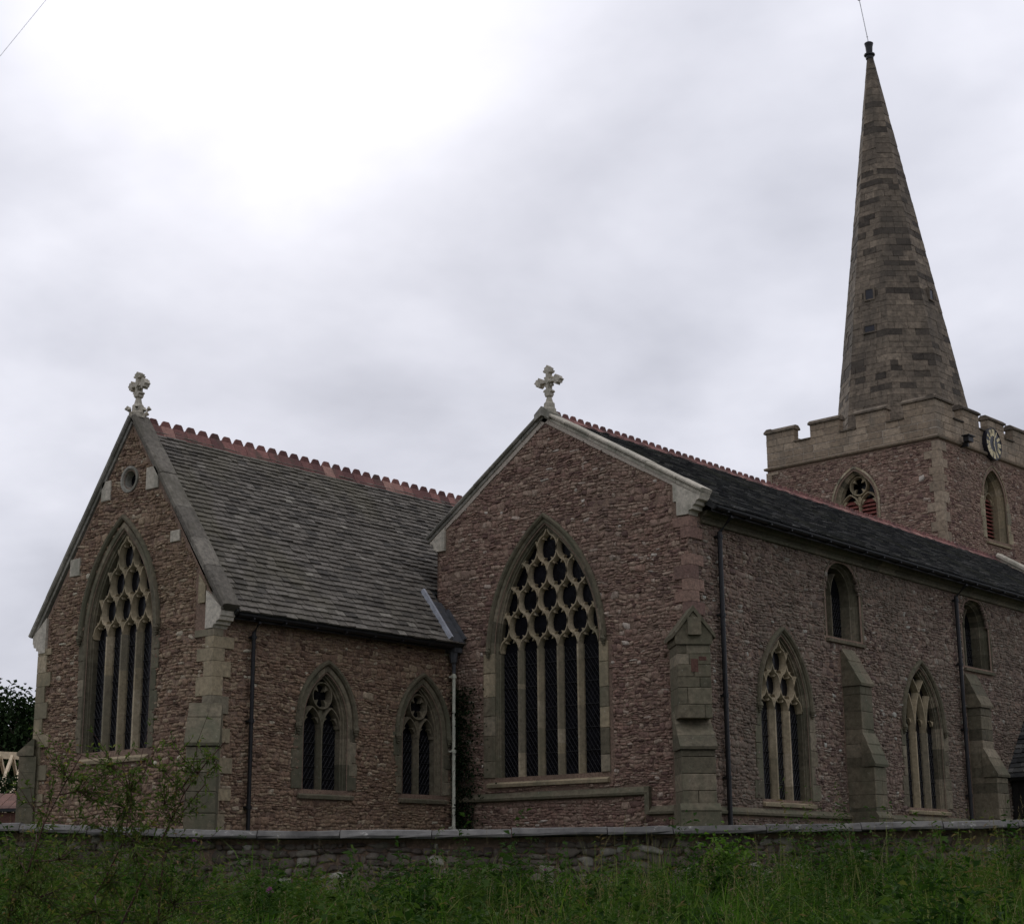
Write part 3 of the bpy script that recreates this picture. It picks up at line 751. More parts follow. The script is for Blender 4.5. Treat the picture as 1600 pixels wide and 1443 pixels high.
# ---- buttresses built of coursed blocks
def buttress(F, s0, s1, stages, parent, name='buttress', m='buff_old', course=.33, base=0.2, plinth=True):
    """stages from the top: (z_top_at_wall, z_slope_foot, z_bottom, projection)"""
    b = empty(name, F((s0 + s1) / 2, base, 0), parent)
    for i, (zt, zf, zb, pr) in enumerate(stages):
        prev = stages[i - 1][3] if i else 0.0
        e = .03; nst = 3 if zt - zf > .6 else 2
        for q in range(nst):                            # sloping courses, each lapping the one below
            f0, f1 = q / nst, (q + 1) / nst
            za, zb_ = zt + (zf + .05 - zt) * f0, zt + (zf + .05 - zt) * f1; pa, pb = prev + (pr + .04 - prev) * f0, prev + (pr + .04 - prev) * f1
            jj = random.uniform(.0, .02); mb = MB(); e = .024 + .006 * q
            mb.prism(Frame(F(s0 - e, 0, 0), F.N, F.T, F.S), [(prev - .04, za + jj), (prev - .04, zb_ - .06), (pb + jj, zb_ - .06), (pb + jj + .012, zb_), (pa + .004, za + jj)], 0, s1 - s0 + 2 * e, random.random())
            mb.build('weathering', m, b)
        t = zb; k = 0
        while t < zf - .05:
            h = min(random.uniform(course * .75, course * 1.3), zf - .02 - t)
            if zf - .02 - (t + h) < .1: h = zf - .02 - t
            cut = [s0, s1] if random.random() < .55 else [s0, s0 + (s1 - s0) * random.uniform(.35, .65), s1]
            for c0, c1 in zip(cut[:-1], cut[1:]):
                piece('block', b, block_verts(F, c0 + .003, c1 - .003, t + .003, t + h - .003, -.1, pr + random.uniform(-.006, .006), .012), BLK, m, random.random())
            t += h; k += 1
    if plinth:
        mb = MB(); pr = stages[-1][3]
        mb.prism(Frame(F(s0 - .06, 0, 0), F.N, F.T, F.S), [(0, 1.46), (0, base), (pr + .08, base), (pr + .08, 1.28), (pr + .10, 1.32), (pr + .08, 1.37), (pr + .01, 1.46)], 0, s1 - s0 + .12, .4)
        mb.build('plinth', m, b)
    return b
bt1 = buttress(FNS, 6.45, 7.05, [(5.36, 4.45, 2.4, .45), (3.3, 2.52, .2, .70)], church)
bt2 = buttress(FNS, 13.3, 14.0, [(5.36, 4.42, 2.4, .38), (3.3, 2.55, .2, .70)], church)
q2 = 1 / math.sqrt(2)
FD1 = Frame((0, 0, 0), np.array([q2, q2, 0]), UP, np.array([q2, -q2, 0]))
bt3 = buttress(FD1, -.47, .25, [(3.36, 2.56, .2, .70)], church)
# upper stage with its little gablet
t = 3.2
while t < 4.72:
    h = min(random.uniform(.22, .36), 4.74 - t)
    x = random.uniform(-.3, .1)
    for c0, c1 in ((-.47, x), (x, .25)):
        red = False
        piece('block', bt3, block_verts(FD1, c0 + .003, c1 - .003, t + .003, t + h - .003, -.3, .55, .012), BLK, 'brick' if red else 'buff_old', random.random())
    t += h
piece('block', bt3, block_verts(FD1, -.18, -.02, 4.16, 4.44, .3, .556, .008), BLK, 'brick', .3); piece('block', bt3, block_verts(FD1, -.01, .16, 4.40, 4.49, .3, .556, .008), BLK, 'brick', .1)
mb = MB()
mb.prism(FD1, [(-.49, 4.74), (.27, 4.74), (.29, 4.80), (.29, 4.93), (-.11, 5.42), (-.51, 4.93), (-.51, 4.80)], -.3, .60, .4)
mb.prism(FD1, [(-.24, 4.93), (.04, 4.93), (.04, 5.30), (-.24, 5.30)], .5, .70, .6)
for sg in (-1, 1): mb.prism(FD1, [(-.11 + sg * .46, 4.86), (-.11 + sg * .46, 4.95), (-.11, 5.56), (-.11, 5.44)], -.3, .64, .3)
mb.build('gablet', 'buff_old', bt3)
FD2 = Frame((UR, VC, 0), np.array([q2, q2, 0]), UP, np.array([q2, -q2, 0]))
buttress(FD2, -.42, .20, [(3.5, 2.62, .2, .55)], church, plinth=False)
FD3 = Frame((UL, VC, 0), np.array([q2, -q2, 0]), UP, np.array([-q2, -q2, 0]))
buttress(FD3, -.25, .25, [(3.1, 2.75, .2, .28)], church, plinth=False)

# ---- chancel gable
wall_cg = empty('chancel_gable_wall', (UC, VC, 0), church)
A7 = window(wall_cg, FCG, -10.07, 1.10, 2.72, 5.22, 7.52, 4, 'retic', 'buff', 0.17, .24, True, .22, 6, (.22, .34), .26, mull_w=.15, fstone='buff_old', sill_over=.1, stop_t=5.3,
            label='four-light pointed window with golden stone tracery')
exc = [lambda x, y: A7.inside(x, y, .17, .28), lambda x, y: math.hypot(x + 9.97, y - 8.7) < .30, rect_ex(-7.5, -6, 5.0, 8), rect_ex(-14, -12.7, 5.1, 6.2), rect_ex(-7.45, -6.5, 0, 2.7)]
OUT = [(UL, 0), (UR, 0), (UR, 5.6), (UC, 10.02), (UL, 5.6)]
inn2 = gable_in([(UL, 0), (UR, 0), (UR, 5.55), (UC, 9.95), (UL, 5.55)])
# pale stones bonded into the gable edges, quoins at the corners
for x0, x1, z0, z1 in ((-10.95, -10.62, 8.32, 8.78), (-11.98, -11.62, 6.72, 7.12), (-9.35, -8.92, 8.35, 8.86), (-8.42, -8.1, 7.05, 7.3)):
    lo = 5.6 + 4.42 * (1 - abs((x0 + x1) / 2 - UC) / 3.05)
    piece('quoin', wall_cg, block_verts(FCG, x0, x1, z0, min(z1, lo + .05), -.05, .03), BLK, 'pale', random.uniform(.5, 1))
    exc.append(rect_ex(x0, x1, z0, z1))
rubble('stone', wall_cg, FCG, 'rubble_ochre', lambda x, y: inn2(x, y) and not any(e(x, y) for e in exc), UL, UR, .3, 10, seed=21)
circ = [(-9.97 + .20 * math.cos(t), 8.7 + .20 * math.sin(t)) for t in np.linspace(0, 2 * math.pi, 21)[:-1]]
sheet('mortar', FCG, OUT, [A7.path(.03), circ], -.014, 'mortar', wall_cg)
oc = empty('window', FCG(-9.97, 8.7, 0), wall_cg); oc['label'] = 'small round opening near the gable top'
mb = MB()
mb.grid(np.array([[FCG(-9.97 + r * math.cos(t), 8.7 + r * math.sin(t), d) for r, d in ((.31, -.03), (.305, .02), (.25, .022), (.21, -.03), (.185, -.2))] for t in np.linspace(0, 2 * math.pi, 25)]), .7)
mb.build('frame', 'coping', oc)
mb = MB(); mb.prism(FCG, circ, -.22, -.2); mb.build('glass_pane', 'glass', oc)

def quoins(kind, parent, corner, su, sv, z0, z1, m, long=.55, short=.28, hmin=.22, hmax=.4, dirs=None, rl=(0.2, 1)):
    """corner blocks; su/sv point from the corner along the two faces"""
    t = z0; k = 0; e = .036
    du, dv = dirs if dirs is not None else (EX, EY)
    while t < z1:
        h = min(random.uniform(hmin, hmax), z1 - t)
        if h < .08: break
        a, b = (long, short) if k % 2 else (short, long)
        a *= random.uniform(.8, 1.15); b *= random.uniform(.8, 1.15)
        P = [np.array(corner) + du * su * x + dv * sv * y + UP * z for z in (t + .004, t + h - .004) for x, y in ((-e, -e), (a, -e), (a, b), (-e, b))]
        piece(kind, parent, P, [(0, 1, 5, 4), (1, 2, 6, 5), (2, 3, 7, 6), (3, 0, 4, 7), (4, 5, 6, 7), (3, 2, 1, 0)], m, random.uniform(*rl))
        t += h; k += 1
quoins('quoin', wall_cg, (UR, VC, 0), -1, 1, .3, 5.05, 'buff', .5, .26, rl=(0, .5))
quoins('quoin', wall_cg, (UL, VC, 0), 1, 1, .3, 5.15, 'buff', .5, .28)

# ---- chancel long side
wall_cs = empty('chancel_side_wall', (UR, -4, 0), church)
A8 = window(wall_cs, FCS, -4.17, .62, 1.88, 3.30, 4.36, 2, 'circle', 'buff_old', 0.17, .30, True, .20, 0, (.24, .42), .2, mull_w=.10, sill_over=.2,
            label='two-light pointed window with a round eye, near the black downpipe')
A9 = window(wall_cs, FCS, -1.08, .62, 1.88, 3.26, 4.34, 2, 'circle', 'buff_old', 0.17, .30, True, .20, 0, (.24, .42), .2, mull_w=.10, sill_over=.2,
            label='two-light pointed window in the dark corner by the pale downpipe')
exd = [lambda x, y, A=A: A.inside(x, y, .17, .2) for A in (A8, A9)] + [rect_ex(VC - 1, VC + .3, 0, 6)]
rubble('stone', wall_cs, FCS, 'rubble_ochre', lambda x, y: VC < x < -.02 and y < 5.3 and not any(e(x, y) for e in exd), VC, -.02, .3, 5.3, seed=31)
sheet('mortar', FCS, [(VC, 0), (.3, 0), (.3, 5.42), (VC, 5.42)], [A.path(.03) for A in (A8, A9)], -.014, 'mortar', wall_cs)
cop_c = empty('chancel_gable_coping', (UC, VC, 6), church)
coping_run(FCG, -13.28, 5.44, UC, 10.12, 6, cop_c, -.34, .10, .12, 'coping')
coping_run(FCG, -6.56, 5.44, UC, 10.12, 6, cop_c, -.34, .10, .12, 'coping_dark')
for sg, x in ((1, UR), (-1, UL)):
    mb = MB()
    mb.prism(FCG, [(x - sg * .24, 5.86), (x - sg * .24, 5.06), (x + sg * .0, 5.06), (x + sg * .03, 5.12), (x + sg * .1, 5.13), (x + sg * .11, 5.19), (x + sg * .2, 5.21), (x + sg * .22, 5.28), (x + sg * .25, 5.30), (x + sg * .25, 5.46)], -.34, .05, .9)
    mb.build('kneeler', 'pale', cop_c)
mb = MB(); mb.prism(FCG, [(UR - .30, 5.98), (UR - .30, 5.62), (UR - .52, 5.62), (UR - .52, 6.24)], -.2, .03, .5); mb.build('kneeler', 'buff', cop_c)

# ---- roofs
def roof_frame(u0, z0, u1, z1):
    L = math.hypot(u1 - u0, z1 - z0); T = np.array([(u1 - u0) / L, 0, (z1 - z0) / L])
    Nn = np.cross(EY, T); Nn = Nn if Nn[2] > 0 else -Nn
    return Frame((u0, 0, z0), EY, T, Nn), L
def slates(kind, parent, F, s0, s1, L, expo, wid, m, seed, keep=None, taper=.6):
    R = random.Random(seed); t = -.03; k = 0
    while t < L - .05:
        e = R.uniform(.92, 1.08) * (expo[0] + (expo[1] - expo[0]) * t / L)
        s = s0 - R.random() * .2
        while s < s1:
            w = R.uniform(*wid) * (1.15 - .3 * t / L)
            a, b = max(s, s0) + .003, min(s + w, s1) - .003
            if b - a > .05 and (keep is None or keep((a + b) / 2, t)):
                y0 = t + R.uniform(-.012, .012); y1 = t + e * 1.5; j = R.uniform(-.008, .008); z = R.uniform(.0, .012); j2 = R.uniform(-.006, .006)
                th = R.uniform(.022, .042)
                V = [F(a, y0 + j, .014 + z), F(b, y0 - j, .014 + z + j2), F(b, y1, -.004), F(a, y1, -.004), F(a + .004, y0 + j + .004, .014 + th + z), F(b - .004, y0 - j + .004, .014 + th + z + j2), F(b, y1, .006), F(a, y1, .006)]
                piece(kind, parent, V, [(0, 1, 5, 4), (4, 5, 6, 7), (1, 2, 6, 5), (3, 0, 4, 7)], m, R.random(), F.N)
            s += w
        t += e
roof_c = empty('chancel_roof', (UC, 0, 9), church)
FRC, LRC = roof_frame(-6.52, 5.42, UC, 10.0)
slates('slate', roof_c, FRC, VC + .34, 6.5, LRC, (.165, .13), (.19, .36), 'slate', 4, keep=lambda s, t: s < -.05 or (FRC(s, t, 0)[0] < -7.5 and t > 1.5))
mb = MB()
mb.box(FRC, VC + .3, -.02, -.02, LRC, -.12, 0); mb.box(FRC, -.02, 25.2, 1.65, LRC, -.12, 0)
FRC2, L2 = roof_frame(-13.34, 5.42, UC, 10.0); mb.box(FRC2, VC + .3, 25.2, -.02, L2, -.12, 0.02)
mb.build('roof_deck', 'dark_slate', roof_c)
roof_n = empty('aisle_roof', (-4, 12, 9), church)
FRN, LRN = roof_frame(.48, 7.88, -4.0, 10.66)
slates('slate', roof_n, FRN, .32, 25.2, LRN, (.19, .15), (.22, .40), 'dark_slate', 5)
mb = MB(); mb.box(FRN, .3, 25.3, -.02, LRN, -.12, 0)
FRN2, L3 = roof_frame(-7.75, 8.1, -4.0, 10.66); mb.box(FRN2, .3, 25.3, -.02, L3, -.12, 0.02)
mb.build('roof_deck', 'dark_slate', roof_n)
# back and hidden walls so the building is closed
mb = MB()
I3 = Frame((0, 0, 0), EX, UP, EY)
mb.box(I3, UL + .05, UL + .4, 0, 5.5, VC + .05, 25)
mb.add([I3(x, z, 25.3) for x, z in ((-7.4, 0), (0, 0), (0, 7.9), (-4, 10.6), (-7.4, 8.2))], [(0, 1, 2, 3, 4)])
mb.add([(-7.42, v, z) for v, z in ((-.0, 5.0), (25.3, 5.0), (25.3, 8.2), (-.0, 8.2))], [(0, 1, 2, 3)])
mb.build('rear_wall', 'rubble', church)
# crested ridge tiles
def ridge(parent, u, z, v0, v1, step, slope, cw, chh):
    v = v0
    while v < v1 - .05:
        mb = MB(); r = random.random(); a, b = v + .004, v + step - .004; c = (a + b) / 2
        w = .19; dz = w * slope; j = random.uniform(-.008, .008)
        prof = [(-w, -dz), (-w, -dz + .025), (-.05, .03), (-.025, .05), (.025, .05), (.05, .03), (w, -dz + .025), (w, -dz)]
        mb.grid(np.array([[(u + x, vv, z + zz + j) for x, zz in prof] for vv in (a, b)]), r)
        mb.add([(u + x, a, z + zz + j) for x, zz in prof], [tuple(range(8))], r)
        cr = [(c - cw * .5, 0.04), (c - cw * .5, .04 + chh * .25), (c - cw * .40, .04 + chh * .5), (c - cw * .40, .04 + chh * .62), (c - cw * .25, .04 + chh), (c + cw * .25, .04 + chh), (c + cw * .40, .04 + chh * .62), (c + cw * .40, .04 + chh * .5), (c + cw * .5, .04 + chh * .25), (c + cw * .5, .04)]
        mb.prism(Frame((u, 0, z + j), EY, UP, EX), cr, -.022, .022, r * .6)
        mb.build('ridge_tile', 'terracotta', parent); v += step
ridge(roof_c, UC, 10.03, VC + .36, 6.6, .362, 1.35, .29, .14)
ridge(roof_n, -4.0, 10.68, .36, 25.2, .30, .62, .24, .11)
# west coping of the aisle
FWC = Frame((0, 25.3, 0), EX, UP, -EY)
coping_run(FWC, .4, 8.02, -4.0, 10.80, 5, cop_n, -.3, .12, .16, 'pale')

# ---- gutters, downpipes, leadwork
def gutter(parent, u, z, v0, v1, r=.075):
    mb = MB()
    P = [[(u + r * math.cos(t), v, z + r * math.sin(t)) for t in np.linspace(math.pi, 2 * math.pi, 8)] + [(u + (r - .012) * math.cos(t), v, z + (r - .012) * math.sin(t)) for t in np.linspace(2 * math.pi, math.pi, 8)] for v in (v0, v1)]
    mb.grid(np.array(P), closed=True)
    v = v0 + .4
    while v < v1:
        mb.box(I3, u - r - .03, u + r + .01, z - r - .02, z - r + .02, v - .02, v + .02); v += .9
    mb.box(I3, u - r - .05, u - r, z - .11, z + .05, v0, v1)
    return mb.build('gutter', 'iron', parent)
gutter(church, UR + .30, 5.37, VC + .36, -.35)
gutter(church, .46, 7.84, .36, 25.3)
def pipe(x, y, zt, zb, m='iron', r=.045, bend=None, name='downpipe'):
    o = MB()
    pts = ([bend] if bend is not None else []) + [(x, y, zt), (x, y, zb)]
    if bend is not None: pts.insert(1, (bend[0], bend[1], bend[2] - .12))
    o.tube(pts, r, 9)
    z = zt - .1
    while z > zb:
        o.tube([(x, y, z + .04), (x, y, z - .04)], r + .016, 9); o.box(I3, x - .1, x + .02, z - .02, z + .02, y - .07, y + .07); z -= 1.75
    return o.build(name, m, church, smooth=False)
pipe(UR + .11, -6.42, 5.05, .15, bend=(UR + .28, -6.42, 5.36))
pipe(.11, 1.02, 7.4, .15, bend=(.44, 1.02, 7.82), r=.055)
pipe(.11, 12.85, 7.4, .15, bend=(.44, 12.85, 7.82), r=.055)
pipe(UR + .16, -.17, 4.75, .15, 'pale_pipe', .042)
mb = MB(); mb.tube([(UR + .16, -.17, 4.72), (UR + .16, -.17, 4.95), (UR + .16, -.19, 5.0), (UR + .18, -.2, 5.24)], [.045, .05, .085, .11], 8); mb.box(I3, UR, UR + .3, 5.22, 5.33, -.3, -.03)
mb.build('rainwater_hopper', 'lead', church)
mb = MB()                                               # lead-lined gutter between chancel roof and aisle gable
mb.box(FRC, -.46, -.04, .0, 1.3, .04, .06); mb.box(FRC, -.10, -.03, .05, 1.0, .06, .15)
mb.build('lead_flashing', 'lead', church)
mb = MB(); mb.box(FRC, -.56, -.49, .06, 1.62, .03, .14); mb.build('gutter_board', 'bright_lead', church)

# ---- tower
tower = empty('tower', TO + np.array([-3.7, 3.7, 0]), church)
AT1 = window(tower, FTF, -3.55, .84, 11.9, 13.5, 14.72, 2, 'circle', 'buff', .12, .45, False, .16, 0, None, .2, louvres=True, mull_w=.13, splay=.25,
             label='belfry opening with red louvres, facing the nave roof')
AT2 = window(tower, FTS, 4.15, .80, 12.15, 13.75, 14.86, 2, 'circle', 'buff', .16, .6, False, .16, 0, (.25, .45), .2, louvres=True, mull_w=.13, splay=.25,
             label='belfry opening below the clock')
for F, s0, s1, A, sd in ((FTF, -7.4, 0, AT1, 41), (FTS, 0, 7.4, AT2, 43)):
    rubble('stone', tower, F, 'rubble', lambda x, y, A=A: s0 + .02 < x < s1 - .02 and y < 15.33 and not A.inside(x, y, .17, .2) and not (s0 + .25 > x or x > s1 - .25), s0, s1, 8.8, 15.35, row=(.13, .24), w=(.09, .3), seed=sd)
    sheet('mortar', F, [(s0, 5), (s1, 5), (s1, 15.5), (s0, 15.5)], [A.path(.03)], -.014, 'mortar', tower)
mb = MB()
IT = Frame(TO, TS, UP, TB)
mb.box(IT, -7.4, -7.0, 0, 15.5, .06, 7.4); mb.box(IT, -7.0, -.03, 0, 15.5, 7.0, 7.4); mb.box(IT, -7.3, -.1, 15.6, 15.7, .1, 7.3)
mb.build('rear_wall', 'rubble', tower)
quoins('quoin', tower, TO, -1, 1, 8.8, 15.3, 'ashlar', .5, .26, .26, .42, (TS, TB))
quoins('quoin', tower, TO - TS * 7.4, 1, 1, 8.8, 15.3, 'ashlar', .5, .26, .26, .42, (TS, TB))
quoins('quoin', tower, TO + TB * 7.4, -1, -1, 8.8, 15.3, 'ashlar', .5, .26, .26, .42, (TS, TB))
# string course, parapet blocks and battlements on all four sides
FTW = Frame(TO - TS * 7.4 + TB * 7.4, -TB, UP, -TS)     # far left face
FTB = Frame(TO + TB * 7.4, -TS, UP, TB)                 # far back face
par = empty('parapet', TO + np.array([-3.7, 3.7, 15.4]), tower)
mb = MB()
for F, s0, s1 in ((FTF, -7.4, 0), (FTS, 0, 7.4), (FTW, 0, 7.4), (FTB, 0, 7.4)):
    e = .10
    mb.add([F(x + sg * (e if d > 0 else 0), z, d) for x, sg in ((s0, -1), (s1, 1)) for z, d in ((15.38, -.02), (15.40, .08), (15.45, .11), (15.48, .11), (15.53, .0))],
           [(i, i + 1, 6 + i, 5 + i) for i in range(4)], .3)
mb.build('string_course', 'ashlar', par)
mlay = [(0, 1.3), (2.03, 3.33), (4.06, 5.36), (6.09, 7.4)]
for F, s0 in ((FTF, -7.4), (FTS, 0), (FTW, 0), (FTB, 0)):
    z = 15.54
    front = F in (FTF, FTS)
    for zc_ in (.27, .27, .27):
        x = 0 if F is FTF else random.uniform(-.3, 0)
        while x < 7.4:
            w = random.uniform(.42, .85); a, b = max(x, 0), min(x + w, 7.4)
            if 7.4 - b < .2: b = 7.4
            if b - a > .1: piece('ashlar', par, block_verts(F, s0 + a + .009, s0 + b - .009, z + .009, z + zc_ - .009, -.32, .0 + random.uniform(-.006, .006), .012), BLK, 'ashlar', random.random())
            x = b if b == 7.4 else x + w
        z += zc_
    mb = MB(); mb.box(F, s0 + .01, s0 + 7.39, 15.5, 16.34, -.30, -.018); mb.build('parapet_core', 'pale_mortar', par)
    for a, b in mlay:                                   # merlons
        for zz in (16.35, 16.62):
            cut = random.uniform(.35, .65) * (b - a) + a
            for c0, c1 in ((a, cut), (cut, b)):
                piece('ashlar', par, block_verts(F, s0 + c0 + .005, s0 + c1 - .005, zz + .005, zz + .262, -.32, random.uniform(-.006, .006), .012), BLK, 'ashlar', random.random())
        mb = MB(); mb.box(F, s0 + a + .02, s0 + b - .02, 16.33, 16.88, -.30, -.02, .5); mb.build('merlon_core', 'pale_mortar', par)
        mb = MB(); mb.prism(Frame(F(s0 + a - .05, 0, 0), F.N, F.T, F.S), [(-.40, 16.88), (.07, 16.88), (.08, 16.95), (-.06, 17.06), (-.26, 17.06), (-.40, 16.95)], 0, b - a + .10, random.random())
        mb.build('merlon_cap', 'spire', par)
    for (a0, b0), (a1, b1) in zip(mlay[:-1], mlay[1:]):
        mb = MB(); mb.prism(Frame(F(s0 + b0 + .005, 0, 0), F.N, F.T, F.S), [(-.40, 16.34), (.06, 16.34), (.07, 16.39), (-.16, 16.45), (-.40, 16.39)], 0, a1 - b0 - .01, random.random())
        mb.build('crenel_sill', 'spire', par)
# ---- spire
SC = np.array([-9.24, 28.86, 0.0]) - rh * .12
spire = empty('spire', SC + UP * 15.7, tower)
def sp_r(z): return .156 * (34.03 - z)                 # circumradius
z = 15.75; core = []
def oct_pt(k, r): 
    t = DT + math.pi / 8 + k * math.pi / 4
    return SC + rh * .022 * (r / .156) + np.array([math.cos(t), math.sin(t), 0]) * r
c8 = math.cos(math.pi / 8)
zi = 0
while z < 33.28:
    h = random.uniform(.2, .3) if z < 30 else random.uniform(.26, .4)
    h = min(h, 33.33 - z); band = random.random() < .22
    for k in range(8):
        a0, a1 = oct_pt(k, sp_r(z)), oct_pt(k + 1, sp_r(z)); b0, b1 = oct_pt(k, sp_r(z + h)), oct_pt(k + 1, sp_r(z + h))
        L = np.linalg.norm(a1 - a0); n = max(1, int(round(L / random.uniform(.38, .68))))
        nr = (a0 + a1) / 2 - SC; nr /= np.linalg.norm(nr)
        cuts = np.linspace(0, 1, n + 1); off = (.5 / n if n > 1 and zi % 2 else 0)
        if off: cuts = np.concatenate([[0], np.linspace(off, 1 - off, n), [1]])
        for c0, c1 in zip(cuts[:-1], cuts[1:]):
            pr = random.uniform(-.008, .012); g = .006 / max(L, .05)
            e0 = c0 + (g if c0 > 0 else 0); e1 = c1 - (g if c1 < 1 else 0)
            V = []
            for dd in (-.12, pr):
                for (p0, p1, zz) in ((a0, a1, z + .005), (b0, b1, z + h - .005)):
                    for e in (e0, e1):
                        q = p0 + (p1 - p0) * e + nr * dd; V.append([q[0], q[1], zz])
            zt = (z - 15.75) / 17.3
            dark = random.random() < (.5 if band else .03)
            r = random.uniform(0, .14) if dark else random.uniform(.2, 1)
            piece('spire', spire, V, [(4, 5, 7, 6), (0, 1, 5, 4), (2, 6, 7, 3), (0, 4, 6, 2), (1, 3, 7, 5)], 'spire', r, nr)
    z += h; zi += 1
mb = MB(); mb.grid(np.array([[oct_pt(k, sp_r(zz) - .02) + UP * zz for k in range(8)] for zz in (15.7, 33.28)]), .5, closed=True); mb.build('spire_core', 'spire', spire)
for zz, k in ((22.1, 5), (22.1, 7), (22.1, 1), (22.1, 3), (20.7, 5)):     # black boxes stand in for the dark inside putlog and vent holes
    a = (oct_pt(k, sp_r(zz)) + oct_pt(k + 1, sp_r(zz))) / 2; nr = a - SC; nr /= np.linalg.norm(nr); tn = np.cross(UP, nr)
    Fv = Frame(a, tn, UP, nr)
    mb = MB(); w, h = (.32, .40) if zz > 21.5 else (.42, .24)
    mb.box(Fv, -w / 2, w / 2, zz, zz + h, -.04, .035)
    mb.build('vent_dark_box', 'dial_and_vent_black', spire)
    mb = MB()
    for q in ((-w / 2 - .07, -w / 2, 0, h), (w / 2, w / 2 + .07, 0, h), (-w / 2 - .07, w / 2 + .07, h, h + .06), (-w / 2 - .07, w / 2 + .07, -.06, 0)): mb.box(Fv, q[0], q[1], zz + q[2], zz + q[3], -.1, .06, .6)
    mb.build('vent_surround', 'spire', spire)
mb = MB()
mb.tube([SC + UP * q for q in (33.18, 33.30, 33.34, 33.40, 33.44, 33.73, 33.90, 33.94)], [.16, .17, .23, .23, .13, .15, .19, .14], 12)
mb.build('finial', 'iron', spire)
mb = MB(); tip = SC + UP * 36.7 - rh * .38
mb.tube([SC + UP * 33.88, tip], .018, 6)
for q, r in ((.12, .035), (.745, .085)):
    p = SC + UP * 33.88 + (tip - SC - UP * 33.88) * q
    mb.tube([p - UP * r, p - UP * r * .6, p, p + UP * r * .6, p + UP * r], [.02, r * .8, r, r * .8, .02], 8)
mb.build('vane_rod', 'wire', spire)
# ---- clock
FK = Frame(FTS(4.08, 15.88, 0), TB * .9, UP * .92, TS)
clock = empty('clock', FK(0, 0, 0), church)
mb = MB(); mb.prism(FK, [(.66 * math.cos(t), .66 * math.sin(t)) for t in np.linspace(0, 2 * math.pi, 33)[:-1]], -.05, .16); mb.build('dial', 'dial_and_vent_black', clock)
mb = MB(); mb.grid(np.array([[FK(r * math.cos(t), r * math.sin(t), d) for r, d in ((.68, 0), (.68, .18), (.66, .185), (.65, .162))] for t in np.linspace(0, 2 * math.pi, 33)])); mb.build('bezel', 'dial_and_vent_black', clock)
ROM = ['XII', 'I', 'II', 'III', 'IV', 'V', 'VI', 'VII', 'VIII', 'IX', 'X', 'XI']
for i, s in enumerate(ROM):
    th = math.pi / 2 - i * math.pi / 6; cr_, sr_ = math.cos(th), math.sin(th)
    G = Frame(FK(0, 0, 0), FK.S * sr_ - FK.T * cr_, FK.S * cr_ + FK.T * sr_, FK.N)
    wd_ = {'I': .06, 'V': .115, 'X': .115}; tw = sum(wd_[c] for c in s); x = -tw / 2; mb = MB(); r0, r1 = .34, .625
    def stroke(x0, x1, w=.05): mb.prism(G, [(x0 - w / 2, r0), (x0 + w / 2, r0), (x1 + w / 2, r1), (x1 - w / 2, r1)], .158, .172)
    for c in s:
        w = wd_[c]
        if c == 'I': stroke(x + w / 2, x + w / 2)
        if c == 'V': stroke(x + w / 2, x + .02); stroke(x + w / 2, x + w - .02)
        if c == 'X': stroke(x + .02, x + w - .02); stroke(x + w - .02, x + .02)
        x += w
    mb.build('numeral', 'gold', clock)
for ang, L, w in ((12.45 * 30, .34, .05), (27 * 6, .54, .036)):
    th = math.pi / 2 - math.radians(ang); cr_, sr_ = math.cos(th), math.sin(th)
    G = Frame(FK(0, 0, 0), FK.S * sr_ - FK.T * cr_, FK.S * cr_ + FK.T * sr_, FK.N)
    mb = MB(); mb.prism(G, [(-w * .5, -.1), (w * .5, -.1), (w * .6, L * .7), (0, L), (-w * .6, L * .7)], .178, .188); mb.build('clock_hand', 'gold', clock)
# floodlight on the tower string course
fl = empty('floodlight', FTS(1.75, 15.5, .1), None)
tag(fl, 'small black floodlight bracketed on the tower ledge left of the clock', 'floodlight')
mb = MB(); mb.box(FTS, 1.58, 1.95, 15.50, 15.72, .20, .42); mb.box(FTS, 1.52, 2.0, 15.70, 15.74, .16, .48); mb.build('lamp_housing', 'iron', fl)
mb = MB(); mb.box(FTS, 1.72, 1.8, 15.34, 15.52, .02, .3); mb.build('bracket', 'iron', fl)

# ---- porch at the right
porch = empty('porch', (1.3, 17.4, 0), church)
FPE = Frame((0, 15.75, 0), EX, UP, -EY)
mb = MB(); x = .04
while x < 2.6:
    mb.box(FPE, x, x + .19, 0, 2.72, -.04, random.uniform(-.004, .004), random.random()); x += .2
mb.build('side_strips', 'near_black', porch)  # near-black upright strips along the porch side
mb = MB(); mb.box(I3, .02, 2.7, 0, 2.6, 15.85, 16.0); mb.box(I3, .02, 2.7, 0, 2.6, 19.0, 19.2)
mb.prism(Frame((2.6, 0, 0), EY, UP, EX), [(15.8, 0), (16.5, 0), (16.5, 2.0), (17.4, 2.7), (18.3, 2.0), (18.3, 0), (19.2, 0), (19.2, 2.7), (17.45, 4.5), (15.8, 2.7)], 0, .15); mb.build('wall', 'rubble', porch)
for sg in (-1, 1):
    L = math.hypot(1.95, 2.1); T = np.array([0, -sg * 1.95 / L, 2.1 / L]); Nn = np.array([0, sg * 2.1 / L, 1.95 / L])
    G = Frame((0, 17.45 + sg * 1.95, 2.62), EX, T, Nn)
    mb = MB(); mb.box(G, -.0, 2.95, 0, L, -.1, 0); mb.build('roof', 'dark_slate', porch)
    if sg < 0: slates('slate', porch, G, .0, 2.95, L, (.2, .16), (.22, .4), 'dark_slate', 9)

